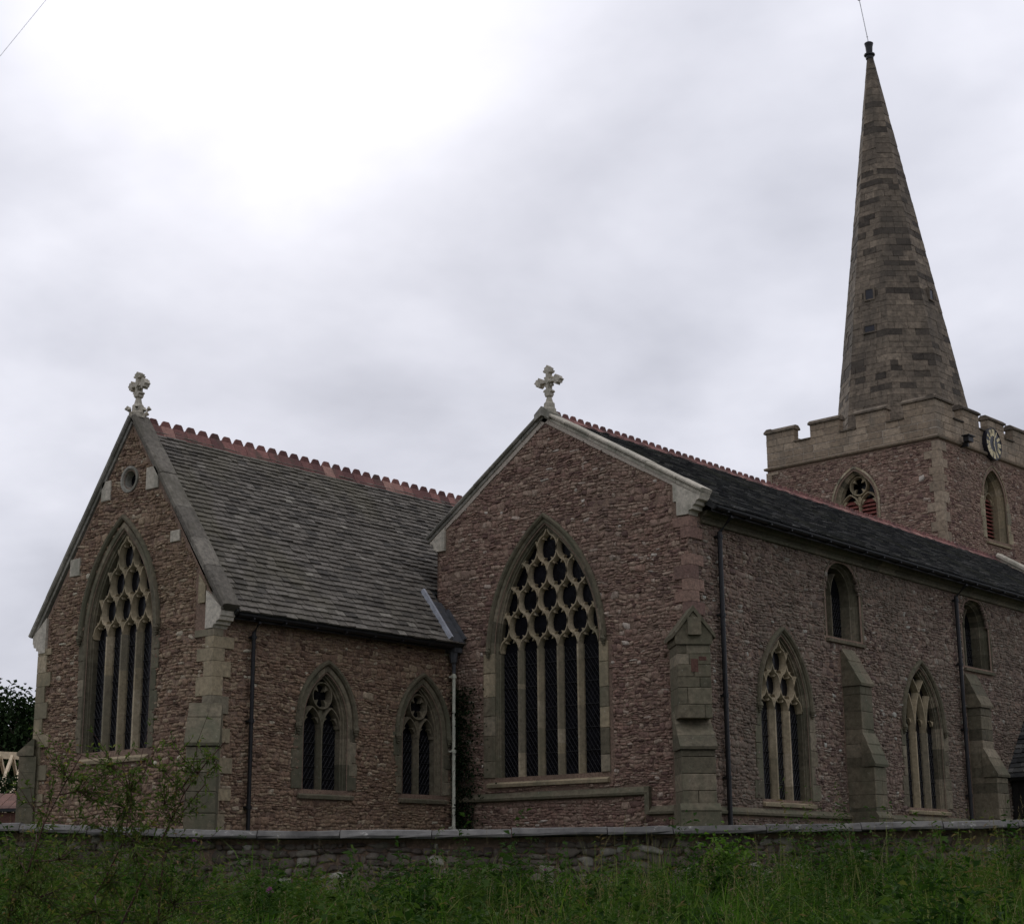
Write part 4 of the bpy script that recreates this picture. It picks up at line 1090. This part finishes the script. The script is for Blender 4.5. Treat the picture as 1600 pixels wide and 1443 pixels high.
flush_rubble('stone', 'stone', 'stones')
flush_pieces('slate', 'slate', 'slates')
flush_pieces('spire', 'spire_block', 'spire_blocks')
flush_pieces('ashlar', 'ashlar_block', 'ashlar_blocks')
flush_pieces('quoin', 'quoin', 'quoins')
flush_pieces('block', 'block', 'blocks')
flush_pieces('dressed', 'jamb_stone', 'jamb_stones')

# ------------------------------------------------------------------ churchyard wall
def px_at(x, y, D):
    d = fwd + rr * (x - 800) / FPX - uu * (y - 721.5) / FPX
    return CAM + d * (D / (d @ fh))
FBW = Frame(CAM + fh * 24.0, rh, UP, -fh)
def top_z(L): return float(np.interp(L, [-16, -7.4, -3.8, -.9, 1.9, 4.6, 7.4, 16], [.84, .80, .68, .665, .695, .715, .75, .80]))
bwall = empty('boundary_wall', CAM + fh * 24.0 - UP * .8)
tag(bwall, 'low grey rubble churchyard wall with flat coping behind the tall weeds', 'wall')
rubble('wallstone', bwall, FBW, 'wallstone', lambda x, y: -1.15 < y < top_z(x) - .15, -15, 15, -1.1, .75, row=(.16, .32), w=(.10, .36), proud=(-.01, .04), seed=77, gap=.009)
mb = MB(); Ls = np.linspace(-15, 15, 61)
for d, fz in ((-.025, 1), (-.42, -1)):
    mb.grid(np.array([[FBW(L, -1.3, d), FBW(L, top_z(L) - .12, d)] for L in Ls]))
mb.build('mortar', 'mortar', bwall)
L = -15.0
while L < 15:
    w = random.uniform(.75, 1.5); mid = L + w / 2; z = top_z(mid) + random.uniform(-.008, .008); sl_ = (top_z(L + w) - top_z(L)) / w * .9
    a, b = L + .006, L + w - .006; g = random.uniform(-.012, .012)
    prof = [(-.55, -.125), (.18, -.12), (.205, -.105), (.205, -.075), (.15, -.01), (.10, .0), (-.5, .0), (-.55, -.05)]
    mb = MB()
    nseg = 4
    mb.grid(np.array([[FBW(x, z + dz + (x - mid) * sl_ + rng.normal(0, .005), d + g + rng.normal(0, .006)) for d, dz in prof] for x in np.linspace(a, b, nseg + 1)]), random.random(), closed=True)
    k = len(prof); V = mb.v[0]; mb.f += [list(range(k)), [nseg * k + i for i in range(k)][::-1]]; mb.r += [.5, .5]
    mb.build('coping_stone', 'wallcap', bwall); L += w
flush_rubble('wallstone', 'stone', 'stones')

# ------------------------------------------------------------------ vegetation
def gz(P):
    D = (P - CAM) @ fh
    t = np.clip(D / 23.0, 0, 1); t = t * t * (3 - 2 * t)
    return np.where(D > 24.05, .12, -1.6 + .85 * t)
def scatter(n, d0, d1, g, margin=2.5, power=1.0):
    D = d0 + (d1 - d0) * g.random(n) ** power
    L = (g.random(n) * 2 - 1) * (.318 * D + margin)
    P = CAM[None] + fh[None] * D[:, None] + rh[None] * L[:, None]
    return P, D, L
YT = ([-700, 0, 120, 260, 360, 450, 560, 640, 720, 760, 820, 930, 1010, 1080, 1130, 1180, 1260, 1350, 1450, 1560, 1700, 2300],
      [1291, 1293, 1291, 1303, 1331, 1348, 1355, 1345, 1329, 1343, 1343, 1321, 1315, 1327, 1323, 1319, 1295, 1291, 1286, 1291, 1285, 1283])
def plant_top(D, L, g):
    """height of the plant tops: tall along the wall, lower in front"""
    x = 800 + FPX * L / D * .975
    yt = np.interp(x, *YT) - 6 + g.normal(0, 9, len(D)) + 16 * vnoise(L, D, 3, .55) + 12 * vnoise(L, D, 4, 1.6)
    near = 1372 + 66 * g.random(len(D)) ** .8 + np.where((x > 1050) | (x < 330), -18, 0) + 24 * vnoise(L, D, 8, .6)
    k = np.clip((D - 18.0) / 3.5, 0, 1)
    y = near * (1 - k) + yt * k
    return (1371 - y) / FPX * D
def blades(name, P, H, g, width, bend, m, rlo, rhi, label=None, cat=None, kind='stuff', parent=None):
    n = len(P); z0 = gz(P); th = g.random(n) * 2 * np.pi
    dr = np.stack([np.cos(th), np.sin(th), np.zeros(n)], -1)
    face = g.random(n) * 2 * np.pi; sd = np.stack([np.cos(face), np.sin(face), np.zeros(n)], -1)
    bd = bend * g.random(n) ** 1.3 * H
    V = np.zeros((n, 7, 3)); W = width * g.uniform(.6, 1.4, n)
    for j, (t, wf) in enumerate(((0, .7), (.45, 1.0), (.8, .65), (1, 0))):
        c = P.copy(); c[:, 2] = z0 + H * (t - .22 * bend * t ** 3); c += dr * (bd * t ** 2.2)[:, None]
        if j < 3:
            V[:, 2 * j] = c - sd * (W * wf / 2)[:, None]; V[:, 2 * j + 1] = c + sd * (W * wf / 2)[:, None]
        else: V[:, 6] = c
    o = (np.arange(n) * 7)[:, None]
    q = np.concatenate([o + np.array([0, 1, 3, 2]), o + np.array([2, 3, 5, 4])], 1).reshape(-1, 4); tr = o + np.array([4, 5, 6])
    r = g.uniform(rlo, rhi, n)
    ob = link(name, np_mesh(name, V.reshape(-1, 3), [q, tr], np.concatenate([np.repeat(r, 2), r])), m, parent)
    if kind or label: tag(ob, label, cat, kind=kind)
    return ob
def leaf_cloud(C, Dr, Ln, Wd, g, droop=.25):
    """folded leaves: 6 verts, 4 tris each; C base points, Dr directions"""
    n = len(C); Dr = Dr / (np.linalg.norm(Dr, axis=1)[:, None] + 1e-9)
    sd = np.cross(Dr, g.normal(0, 1, (n, 3)) * .35 + UP); sd /= np.linalg.norm(sd, axis=1)[:, None] + 1e-9
    nm = np.cross(sd, Dr)
    L = Ln[:, None]; W = Wd[:, None]
    tip = C + Dr * L - UP * L * droop
    a = C + Dr * L * .42 + sd * W * .5 + nm * W * .18; b = C + Dr * L * .42 - sd * W * .5 + nm * W * .18
    V = np.stack([C, a, tip, b], 1); o = (np.arange(n) * 4)[:, None]
    F3 = np.concatenate([o + np.array(t) for t in ((0, 1, 2), (0, 2, 3))], 1).reshape(-1, 3)
    return V.reshape(-1, 3), F3
def clumped(n, nc, d0, d1, g, rad=(.10, .35), power=.55, px=20.0):
    """plants gathered in clumps: positions, heights and a shade value per clump"""
    P0, D0, L0 = scatter(nc, d0, d1, g, power=power)
    top = plant_top(D0, L0, g) - g.normal(0, px, nc) / FPX * D0
    r0 = g.uniform(*rad, nc) * (D0 / 16) ** .5
    i = g.integers(0, nc, n); off = g.normal(0, 1, (n, 2)) * r0[i][:, None]
    P = P0[i].copy(); P[:, :2] += off
    D = (P - CAM) @ fh; k = D < 23.75; P, i, off = P[k], i[k], off[k]
    H = np.clip(top[i] - gz(P), .3, 1.75) * (.42 + .58 * np.exp(-.45 * (off ** 2).sum(1) / r0[i] ** 2))
    return P, H, i
g = np.random.default_rng(5)
P, D, L = scatter(26000, 7.0, 23.8, g, power=.7)
H = np.clip(plant_top(D, L, g) - gz(P), .25, 1.6) * g.uniform(.35, .75, len(D))
blades('low_grass', P, H, g, .012, .8, 'grass', 0, .7, 'low green grass between the taller clumps in the field', 'grass')
P, H, i = clumped(30000, 900, 7.0, 23.8, g, (.06, .25), px=34)
blades('long_grass', P, H * g.uniform(.6, 1.05, len(P)), g, .013, .85, 'grass', 0, .95, 'shaggy clumps of long arching green grass in front of the wall', 'grass')
P, H, i = clumped(4500, 700, 11, 23.7, g, (.1, .4), px=24)
blades('dry_grass', P, H * g.uniform(.9, 1.2, len(P)), g, .006, .4, 'grass', .92, 1.0, 'thin straw-coloured grass stalks scattered through the weeds', 'grass')
# leafy weeds: clumps of upright stems with leaves
def weeds(name, n, nc, d0, d1, leaf, aspect, per, m, rlo, rhi, label, seed, px=22, spread=.9):
    g = np.random.default_rng(seed)
    P, H, ci = clumped(n, nc, d0, d1, g, px=px)
    n = len(P); H = H * np.where(g.random(n) < .12, g.uniform(1.05, 1.25, n), g.uniform(.75, 1.05, n))
    ln = g.normal(0, .16, (n, 2)); base = P.copy(); base[:, 2] = gz(P)
    k = per; t = 1 - g.random((n, k)) ** spread * .7
    C = base[:, None] + np.concatenate([ln[:, None] * (H[:, None] * t ** 1.5)[..., None], (H[:, None] * t)[..., None]], -1)
    th = g.random((n, k)) * 2 * np.pi; el = g.uniform(-.5, .95, (n, k))
    Dr = np.stack([np.cos(th) * np.cos(el), np.sin(th) * np.cos(el), np.sin(el)], -1).reshape(-1, 3)
    size = (leaf * g.uniform(.45, 1.4, (n, k)) * (1.25 - .7 * t)).ravel() * 1.25
    C = C.reshape(-1, 3) + Dr * g.uniform(0, .05, len(Dr))[:, None]
    V, F3 = leaf_cloud(C, Dr, size, size * aspect, g)
    cr_ = g.uniform(rlo, rhi, nc)[ci]
    r = np.repeat(np.clip(np.repeat(cr_, k) + g.normal(0, .12, n * k), 0, 1), 2)
    tag(link(name, np_mesh(name, V, [F3], r), m), label, 'weeds', kind='stuff')
    top_p = base + np.concatenate([ln * H[:, None], H[:, None]], -1)
    sdv = np.stack([g.normal(0, 1, n), g.normal(0, 1, n), np.zeros(n)], -1); sdv /= np.linalg.norm(sdv, axis=1)[:, None]
    V = np.stack([base - sdv * .005, base + sdv * .005, top_p], 1); tri = (np.arange(n) * 3)[:, None] + np.array([0, 1, 2])
    tag(link('weed_stems', np_mesh('weed_stems', V.reshape(-1, 3), [tri], g.uniform(.3, 1, n)), 'weed'), 'thin green stems of the ' + name.replace('_', ' '), 'weeds', kind='stuff')
weeds('broad_leaved_weeds', 1300, 260, 8, 23.6, .12, .5, 40, 'weed', .0, .8, 'dense clumps of broad leaved nettles and docks at the field edge', 61, 30)
weeds('narrow_leaved_weeds', 1700, 300, 9, 23.7, .10, .22, 44, 'weed', .2, .98, 'tall narrow leaved weeds with reddish tips along the wall', 62, 34)
weeds('small_leaved_weeds', 1100, 220, 8, 23.7, .06, .55, 46, 'weed', .0, .7, 'bushy small leaved green weeds among the tall plants', 63)
# feathery seed heads
P, H, i = clumped(1300, 300, 10, 23.7, g, (.1, .4), px=16)
n = len(P); C = P.copy(); C[:, 2] = gz(P) + H * g.uniform(.95, 1.2, n); k = 12
CC = (C[:, None] - UP * (np.linspace(0, .2, k)[None, :, None])).reshape(-1, 3); Dr = g.normal(0, .5, (n * k, 3)) + UP * .8
V, F3 = leaf_cloud(CC, Dr, g.uniform(.02, .05, n * k), np.full(n * k, .009), g, .1)
tag(link('seed_heads', np_mesh('seed_heads', V, [F3], np.repeat(g.random(n * k), 2)), 'seed'), 'pale brown feathery seed heads above the weeds', 'weeds', kind='stuff')

# the arching grass tuft in the foreground
tuft = empty('grass_tuft', px_at(700, 1600, 8.5)); tuft.location.z = float(gz(np.array([px_at(700, 1600, 8.5)]))[0])
tag(tuft, 'tuft of long arching green grass blades at the bottom centre', 'grass tuft')
for i, (xp, w) in enumerate(((560, .4), (660, .5), (780, .5), (870, .35))):
    c = px_at(xp, 1500, 8.3 + i * .35); n = 90; gg = np.random.default_rng(i + 90)
    P = np.tile(c, (n, 1)) + gg.normal(0, .09, (n, 3)); H = gg.uniform(.75, 1.12, n)
    blades('blades', P, H, gg, .013, .85, 'grass', .3, .9, kind=None, parent=tuft)

def shrub(name, stems, clumps, label, seed, D, lf=.042, density=2.2, asp=.34):
    g = np.random.default_rng(seed)
    b0 = px_at(stems[0][0][0], 1443, D); b0[2] = gz(np.array([b0]))[0]
    root = empty(name, b0); tag(root, label, 'shrub', 'tall young shrubs at the left')
    allp = []
    for st in stems:
        pts = [px_at(x, y, D + dd) for x, y, dd in st]
        lo = pts[0].copy(); lo[2] = gz(np.array([lo]))[0]; lo = lo + (pts[0] - pts[1]) * np.array([.6, .6, 0])
        pts = [lo] + pts; rad = list(np.linspace(.0085, .003, len(pts)))
        mb = MB(); mb.tube(pts, rad, 6); mb.build('stem', 'stem', root)
        for a, b in zip(pts[:-1], pts[1:]):
            for t in np.linspace(0, 1, 8): allp.append(a + (b - a) * t)
    allp = np.array(allp); Cs, Ds = [], []; tw = MB()
    for x, y, rx, ry, n in clumps:
        c = px_at(x, y, D + g.normal(0, .12))
        near = allp[np.argmin(np.linalg.norm(allp - (c - UP * .10), axis=1))]
        hub = near + (c - near) * .55 + g.normal(0, .015, 3)
        tw.tube([near, (near + hub) / 2 + g.normal(0, .01, 3), hub], [.004, .0034, .0026], 4)
        for k in range(max(3, int(n * density / 9))):
            q = g.normal(0, .85, 3); e = c + (q[0] * rr * rx + (q[1] + .25) * uu * ry + q[2] * fh * rx * .8) * D / FPX
            mid = hub + (e - hub) * .5 + g.normal(0, .018, 3) - UP * .01
            tw.tube([hub, mid, e], [.0024, .0018, .001], 3)
            m_ = 10; t = g.uniform(.15, 1, m_)[:, None]
            P_ = (1 - t) ** 2 * hub + 2 * t * (1 - t) * mid + t * t * e
            Cs.append(P_); Ds.append(g.normal(0, .8, (m_, 3)) + (e - hub) / (np.linalg.norm(e - hub) + 1e-6) * .8 + UP * .15)
    tag(tw.build('twigs', 'stem', root), kind='stuff')
    C, Dr = np.concatenate(Cs), np.concatenate(Ds); n = len(C)
    V, F3 = leaf_cloud(C, Dr, lf * g.uniform(.5, 1.3, n), lf * asp * g.uniform(.7, 1.3, n), g)
    o = link('foliage', np_mesh('foliage', V, [F3], np.repeat(np.clip(g.normal(.5, .25, n), 0, 1), 2)), 'shrub', root)
    return root
shrub('wild_shrub', [[(10, 1443, 0), (42, 1365, 0), (68, 1288, 0), (102, 1222, .05), (128, 1178, .1)], [(120, 1443, .5), (160, 1380, .4), (195, 1310, .3), (205, 1250, .2), (190, 1190, .2)]],
      [(120, 1200, 40, 30, 70), (165, 1195, 50, 32, 90), (205, 1215, 40, 36, 90), (150, 1240, 46, 34, 80), (200, 1262, 42, 36, 90), (212, 1310, 34, 40, 90), (170, 1300, 40, 40, 60), (80, 1235, 34, 36, 40), (60, 1285, 20, 20, 22), (45, 1250, 26, 30, 20), (225, 1350, 40, 40, 70), (130, 1345, 50, 40, 60), (60, 1340, 40, 30, 60), (28, 1390, 30, 30, 70), (100, 1390, 50, 30, 90), (180, 1385, 50, 34, 110), (20, 1430, 30, 26, 60), (80, 1440, 50, 26, 90), (150, 1435, 50, 26, 90), (30, 1330, 26, 26, 30)],
      'leafy wild shrub with a long bare leaning stem, leftmost in the foreground', 301, 9.6)
shrub('wild_shrub', [[(190, 1443, .2), (228, 1362, .2), (258, 1300, .2), (288, 1238, .2), (318, 1196, .2), (352, 1158, .2)], [(258, 1300, .2), (285, 1268, .3), (322, 1222, .3)]],
      [(262, 1240, 26, 34, 45), (285, 1215, 26, 34, 45), (305, 1195, 30, 26, 45), (325, 1180, 24, 22, 30), (275, 1270, 30, 30, 45), (300, 1245, 26, 26, 30), (345, 1190, 18, 18, 14), (270, 1310, 30, 26, 40), (240, 1180, 14, 22, 10), (268, 1166, 12, 16, 8), (250, 1360, 34, 26, 60), (290, 1400, 46, 28, 90), (225, 1425, 44, 28, 90), (320, 1330, 26, 24, 30), (340, 1440, 50, 22, 80)],
      'slender wild shrub with sparse leaves leaning right, before the chancel corner', 302, 9.9, .038, 2.6)
# bindweed mound, thistles
bw = empty('bindweed', px_at(1132, 1371, 22.6) - UP * .72); tag(bw, 'bright light green climbing bindweed hanging on the wall right of centre', 'plant')
g2_ = np.random.default_rng(17); n = 420
q = g2_.normal(0, .5, (n, 3)); C = px_at(1135, 1340, 22.7) + q[:, :1] * rh * .36 + q[:, 1:2] * UP * .30 + q[:, 2:] * fh * .2
V, F3 = leaf_cloud(C, g2_.normal(0, 1, (n, 3)), g2_.uniform(.05, .1, n), g2_.uniform(.04, .075, n), g2_)
link('foliage', np_mesh('foliage', V, [F3], np.repeat(g2_.random(n), 2)), 'bind', bw)
mb = MB()
for k in range(6): mb.tube([bw.location, px_at(1135 + random.uniform(-25, 25), 1345, 22.7), px_at(1135 + random.uniform(-30, 30), 1320 + random.uniform(-8, 10), 22.7)], .005, 4)
mb.build('stems', 'weed', bw)
for (x, y, D, lab) in ((304, 1318, 14, 'thistle with a purple flower head in front of the wall, near the black chancel downpipe'),
                       (421, 1396, 11, 'thistle with a pinkish flower head low in the grass, left of the arching tuft'),
                       (852, 1362, 20, 'thistle with a mauve flower head below the large five-light window')):
    tp = px_at(x, y, D); bs = tp.copy(); bs[2] = gz(np.array([tp]))[0]
    th = empty('thistle', bs); tag(th, lab, 'thistle', 'purple thistles in the long grass')
    mb = MB(); mb.tube([bs, (bs + tp) / 2 + rh * .02, tp], [.007, .005, .004], 5); mb.build('stem', 'weed', th)
    mb = MB(); r = .0035 * D ** .5
    mb.tube([tp - UP * .02, tp - UP * .008, tp + UP * .012, tp + UP * .02], [.006, .016, .015, .01], 8); mb.build('bud', 'weed', th)
    gg = np.random.default_rng(int(x)); n = 40
    V, F3 = leaf_cloud(np.tile(tp + UP * .015, (n, 1)), gg.normal(0, .5, (n, 3)) + UP, np.full(n, .034), np.full(n, .007), gg, 0); link('flower_head', np_mesh('flower_head', V, [F3], np.repeat(gg.random(n), 2)), 'petal', th)
    n = 26; t = gg.uniform(.3, .95, n)[:, None]; V, F3 = leaf_cloud(bs + (tp - bs) * t, gg.normal(0, 1, (n, 3)) * np.array([1, 1, .3]) + UP * .4, gg.uniform(.06, .12, n), gg.uniform(.015, .03, n), gg); link('leaves', np_mesh('leaves', V, [F3], np.repeat(gg.random(n) * .6, 2)), 'weed', th)
# climber between chancel and aisle, leaves made denser to darken the shaded corner
cl_ = empty('climbing_plant', (-6.5, -.1, .12)); tag(cl_, 'dark climbing plant in the corner behind the pale downpipe', 'plant')
gg = np.random.default_rng(23); n = 2600
C = np.stack([-6.8 + np.abs(gg.normal(0, .34, n)), -.05 - np.abs(gg.normal(0, .05, n)), .2 + 4.2 * gg.random(n) ** 1.2], -1)
V, F3 = leaf_cloud(C, gg.normal(0, 1, (n, 3)) - EY * .8, gg.uniform(.05, .1, n), gg.uniform(.04, .07, n), gg); link('foliage', np_mesh('foliage', V, [F3], np.repeat(gg.random(n) * .6, 2)), 'treeleaf', cl_)
mb = MB()
for k in range(5): mb.tube([(-6.6 + .1 * k, -.06, .12), (-6.65 + .1 * k, -.05, 1.4), (-6.6 + random.uniform(-.1, .3), -.05, 2.4 + .2 * k)], [.02, .014, .006], 5)
mb.build('stems', 'bark', cl_)

# ------------------------------------------------------------------ background at the left
def tree(c, base, rx, rz, n, lf, label, seed, group=None):
    gg = np.random.default_rng(seed)
    root = empty('tree', (c[0], c[1], base)); tag(root, label, 'tree', group)
    mb = MB(); mb.tube([(c[0], c[1], base), (c[0] + .1, c[1], base + (c[2] - base) * .5), (c[0], c[1] + .1, c[2])], [.45, .34, .2], 9)
    ends = []
    for k in range(16):
        a = gg.normal(0, 1, 3); a /= np.linalg.norm(a); a[2] = abs(a[2]) * .8 - .15
        e = np.array(c) + a * np.array([rx, rx, rz]) * .8; ends.append(e)
        s_ = np.array([c[0], c[1], base + (c[2] - base) * gg.uniform(.45, .95)]); mb.tube([s_, (s_ + e) / 2 + gg.normal(0, .3, 3), e], [.14, .09, .03], 6)
    mb.build('trunk', 'bark', root)
    m = 60; ck = gg.normal(0, 1, (m, 3)); ck /= np.linalg.norm(ck, axis=1)[:, None]; ck = np.array(c) + ck * (gg.random((m, 1)) ** .45) * np.array([rx, rx, rz]) * .92
    idx = gg.integers(0, m, n); C = ck[idx] + gg.normal(0, .42, (n, 3)) * rx * .28
    V, F3 = leaf_cloud(C, gg.normal(0, 1, (n, 3)), lf * gg.uniform(.6, 1.3, n), lf * .6 * gg.uniform(.6, 1.2, n), gg)
    link('crown', np_mesh('crown', V, [F3], np.repeat(np.clip(gg.random(m)[idx] * .6 + gg.random(n) * .4, 0, 1), 2)), 'treeleaf', root)
tree(px_at(22, 1158, 92), .12, 3.4, 2.9, 9000, .34, 'dark leafy tree behind the unfinished roof at far left', 71)
tree(px_at(-75, 1150, 96), .12, 4.0, 3.4, 6000, .36, 'dark leafy tree beyond the left edge of the view', 72)
# unseen trees added around the viewpoint to shade the field and lower walls
SHADE_TREES = [(17.5, 5, 5.6, 16, 'broad unseen tree added for shade right of the view, nearest the church'), (22, -5, 6.2, 19, 'second unseen tree added for shade to the right of the view'),
        (14, -9, 6.0, 18, 'third unseen tree added for shade, behind the viewpoint on the right'), (6, -9, 5.4, 17, 'fourth unseen tree added for shade, just right behind the viewpoint'),
        (-2, -10, 5.2, 15, 'fifth unseen tree added for shade, straight behind the viewpoint'), (-10, -12, 5.0, 13, 'sixth unseen tree added for shade, behind the viewpoint on the left')]
for k, (l, d, r_, h_, lab) in enumerate(SHADE_TREES):
    p_ = CAM + rh * l + fh * d
    tree((p_[0], p_[1], -1.5 + h_ * .58), -1.6, r_, h_ * .44, 9000, .55, lab, 80 + k, 'unseen trees added for shade')
# unfinished timber roof
tf = empty('unfinished_roof', px_at(0, 1371, 62) + UP * .12); tag(tf, 'pale new timber roof frame with bare rafters at the far left', 'roof frame')
a0, a1 = px_at(-140, 1172, 62), px_at(41, 1181, 62); ax = a1 - a0; Lx = np.linalg.norm(ax); ax /= Lx; nx = np.cross(ax, UP); nx /= np.linalg.norm(nx)
GF = Frame(a1, -ax, UP, nx)
mb = MB(); mb.box(GF, -.05, Lx, -.13, .13, -.06, .06); mb.build('ridge_beam', 'timber', tf)
x = .05
while x < Lx:
    for sg in (-1, 1):
        mb = MB(); mb.prism(Frame(GF(x - .05, 0, 0), GF.N * sg, UP, GF.S), [(.06, .02), (.06, -.16), (2.3, -2.5), (2.3, -2.3)], 0, .10); mb.build('rafter', 'timber', tf)
    x += .46
mb = MB(); mb.box(GF, -.1, Lx, -4.2, -2.35, -2.35, -2.15); mb.box(GF, -.1, Lx, -4.2, -2.35, 2.15, 2.35); mb.box(GF, -.1, .1, -4.2, -2.35, -2.15, 2.15); mb.build('wall', 'brick', tf)
# low brick outbuilding in front of it
ob = empty('brick_outbuilding', px_at(-10, 1371, 52) + UP * .12); tag(ob, 'low red brick outbuilding with a tiled roof just left of the church', 'outbuilding')
GO = Frame(px_at(34, 1371, 52), -rh, UP, -fh)
mb = MB(); mb.box(GO, 0, 6, 0, 1.95, -3, 0, .2); mb.build('wall', 'brick', ob)
mb = MB(); mb.box(GO, -.1, 6.1, 1.98, 2.07, -.02, .14); mb.build('gutter', 'iron', ob)
k = 0
for row in range(6):
    for i in range(20):
        piece('tile', ob, block_verts(Frame(GO(-.1 + i * .31, 2.06 + row * .085, .1 - row * .25), GO.S, GO.T * .32 - GO.N * .94, GO.T * .94 + GO.N * .32), .004, .30, 0, .30, -.02, .02, .006), BLK, 'brick', random.random())
flush_pieces('tile', 'roof_tile', 'roof_tiles', 130)
# hedge behind
hg = empty('hedge', px_at(10, 1371, 56) + UP * .12); tag(hg, 'dark green hedge between the outbuilding and the timber roof frame', 'hedge')
gg = np.random.default_rng(9); n = 5000
C = px_at(-30, 1371, 56) + UP * (.12 + 3.15 * gg.random((n, 1)) ** .6) + rh * gg.uniform(-3, 1.3, (n, 1)) + fh * gg.normal(0, .4, (n, 1))
V, F3 = leaf_cloud(C, gg.normal(0, 1, (n, 3)), gg.uniform(.1, .2, n), gg.uniform(.06, .12, n), gg); link('foliage', np_mesh('foliage', V, [F3], np.repeat(gg.random(n), 2)), 'treeleaf', hg)
# overhead wire, top left
pa, pb = px_at(72, 0, 15), px_at(0, 88, 13); dv = pa - pb
mb = MB(); mb.tube([pb - dv * 3 + UP * .25, pb - dv * 1.5 + UP * .06, pb, pa, pa + dv * 1.5 + UP * .06, pa + dv * 4 + UP * .3], .0032, 5)
tag(mb.build('overhead_wire', 'wire'), 'thin pale overhead wire crossing the top left corner of the sky', 'wire')
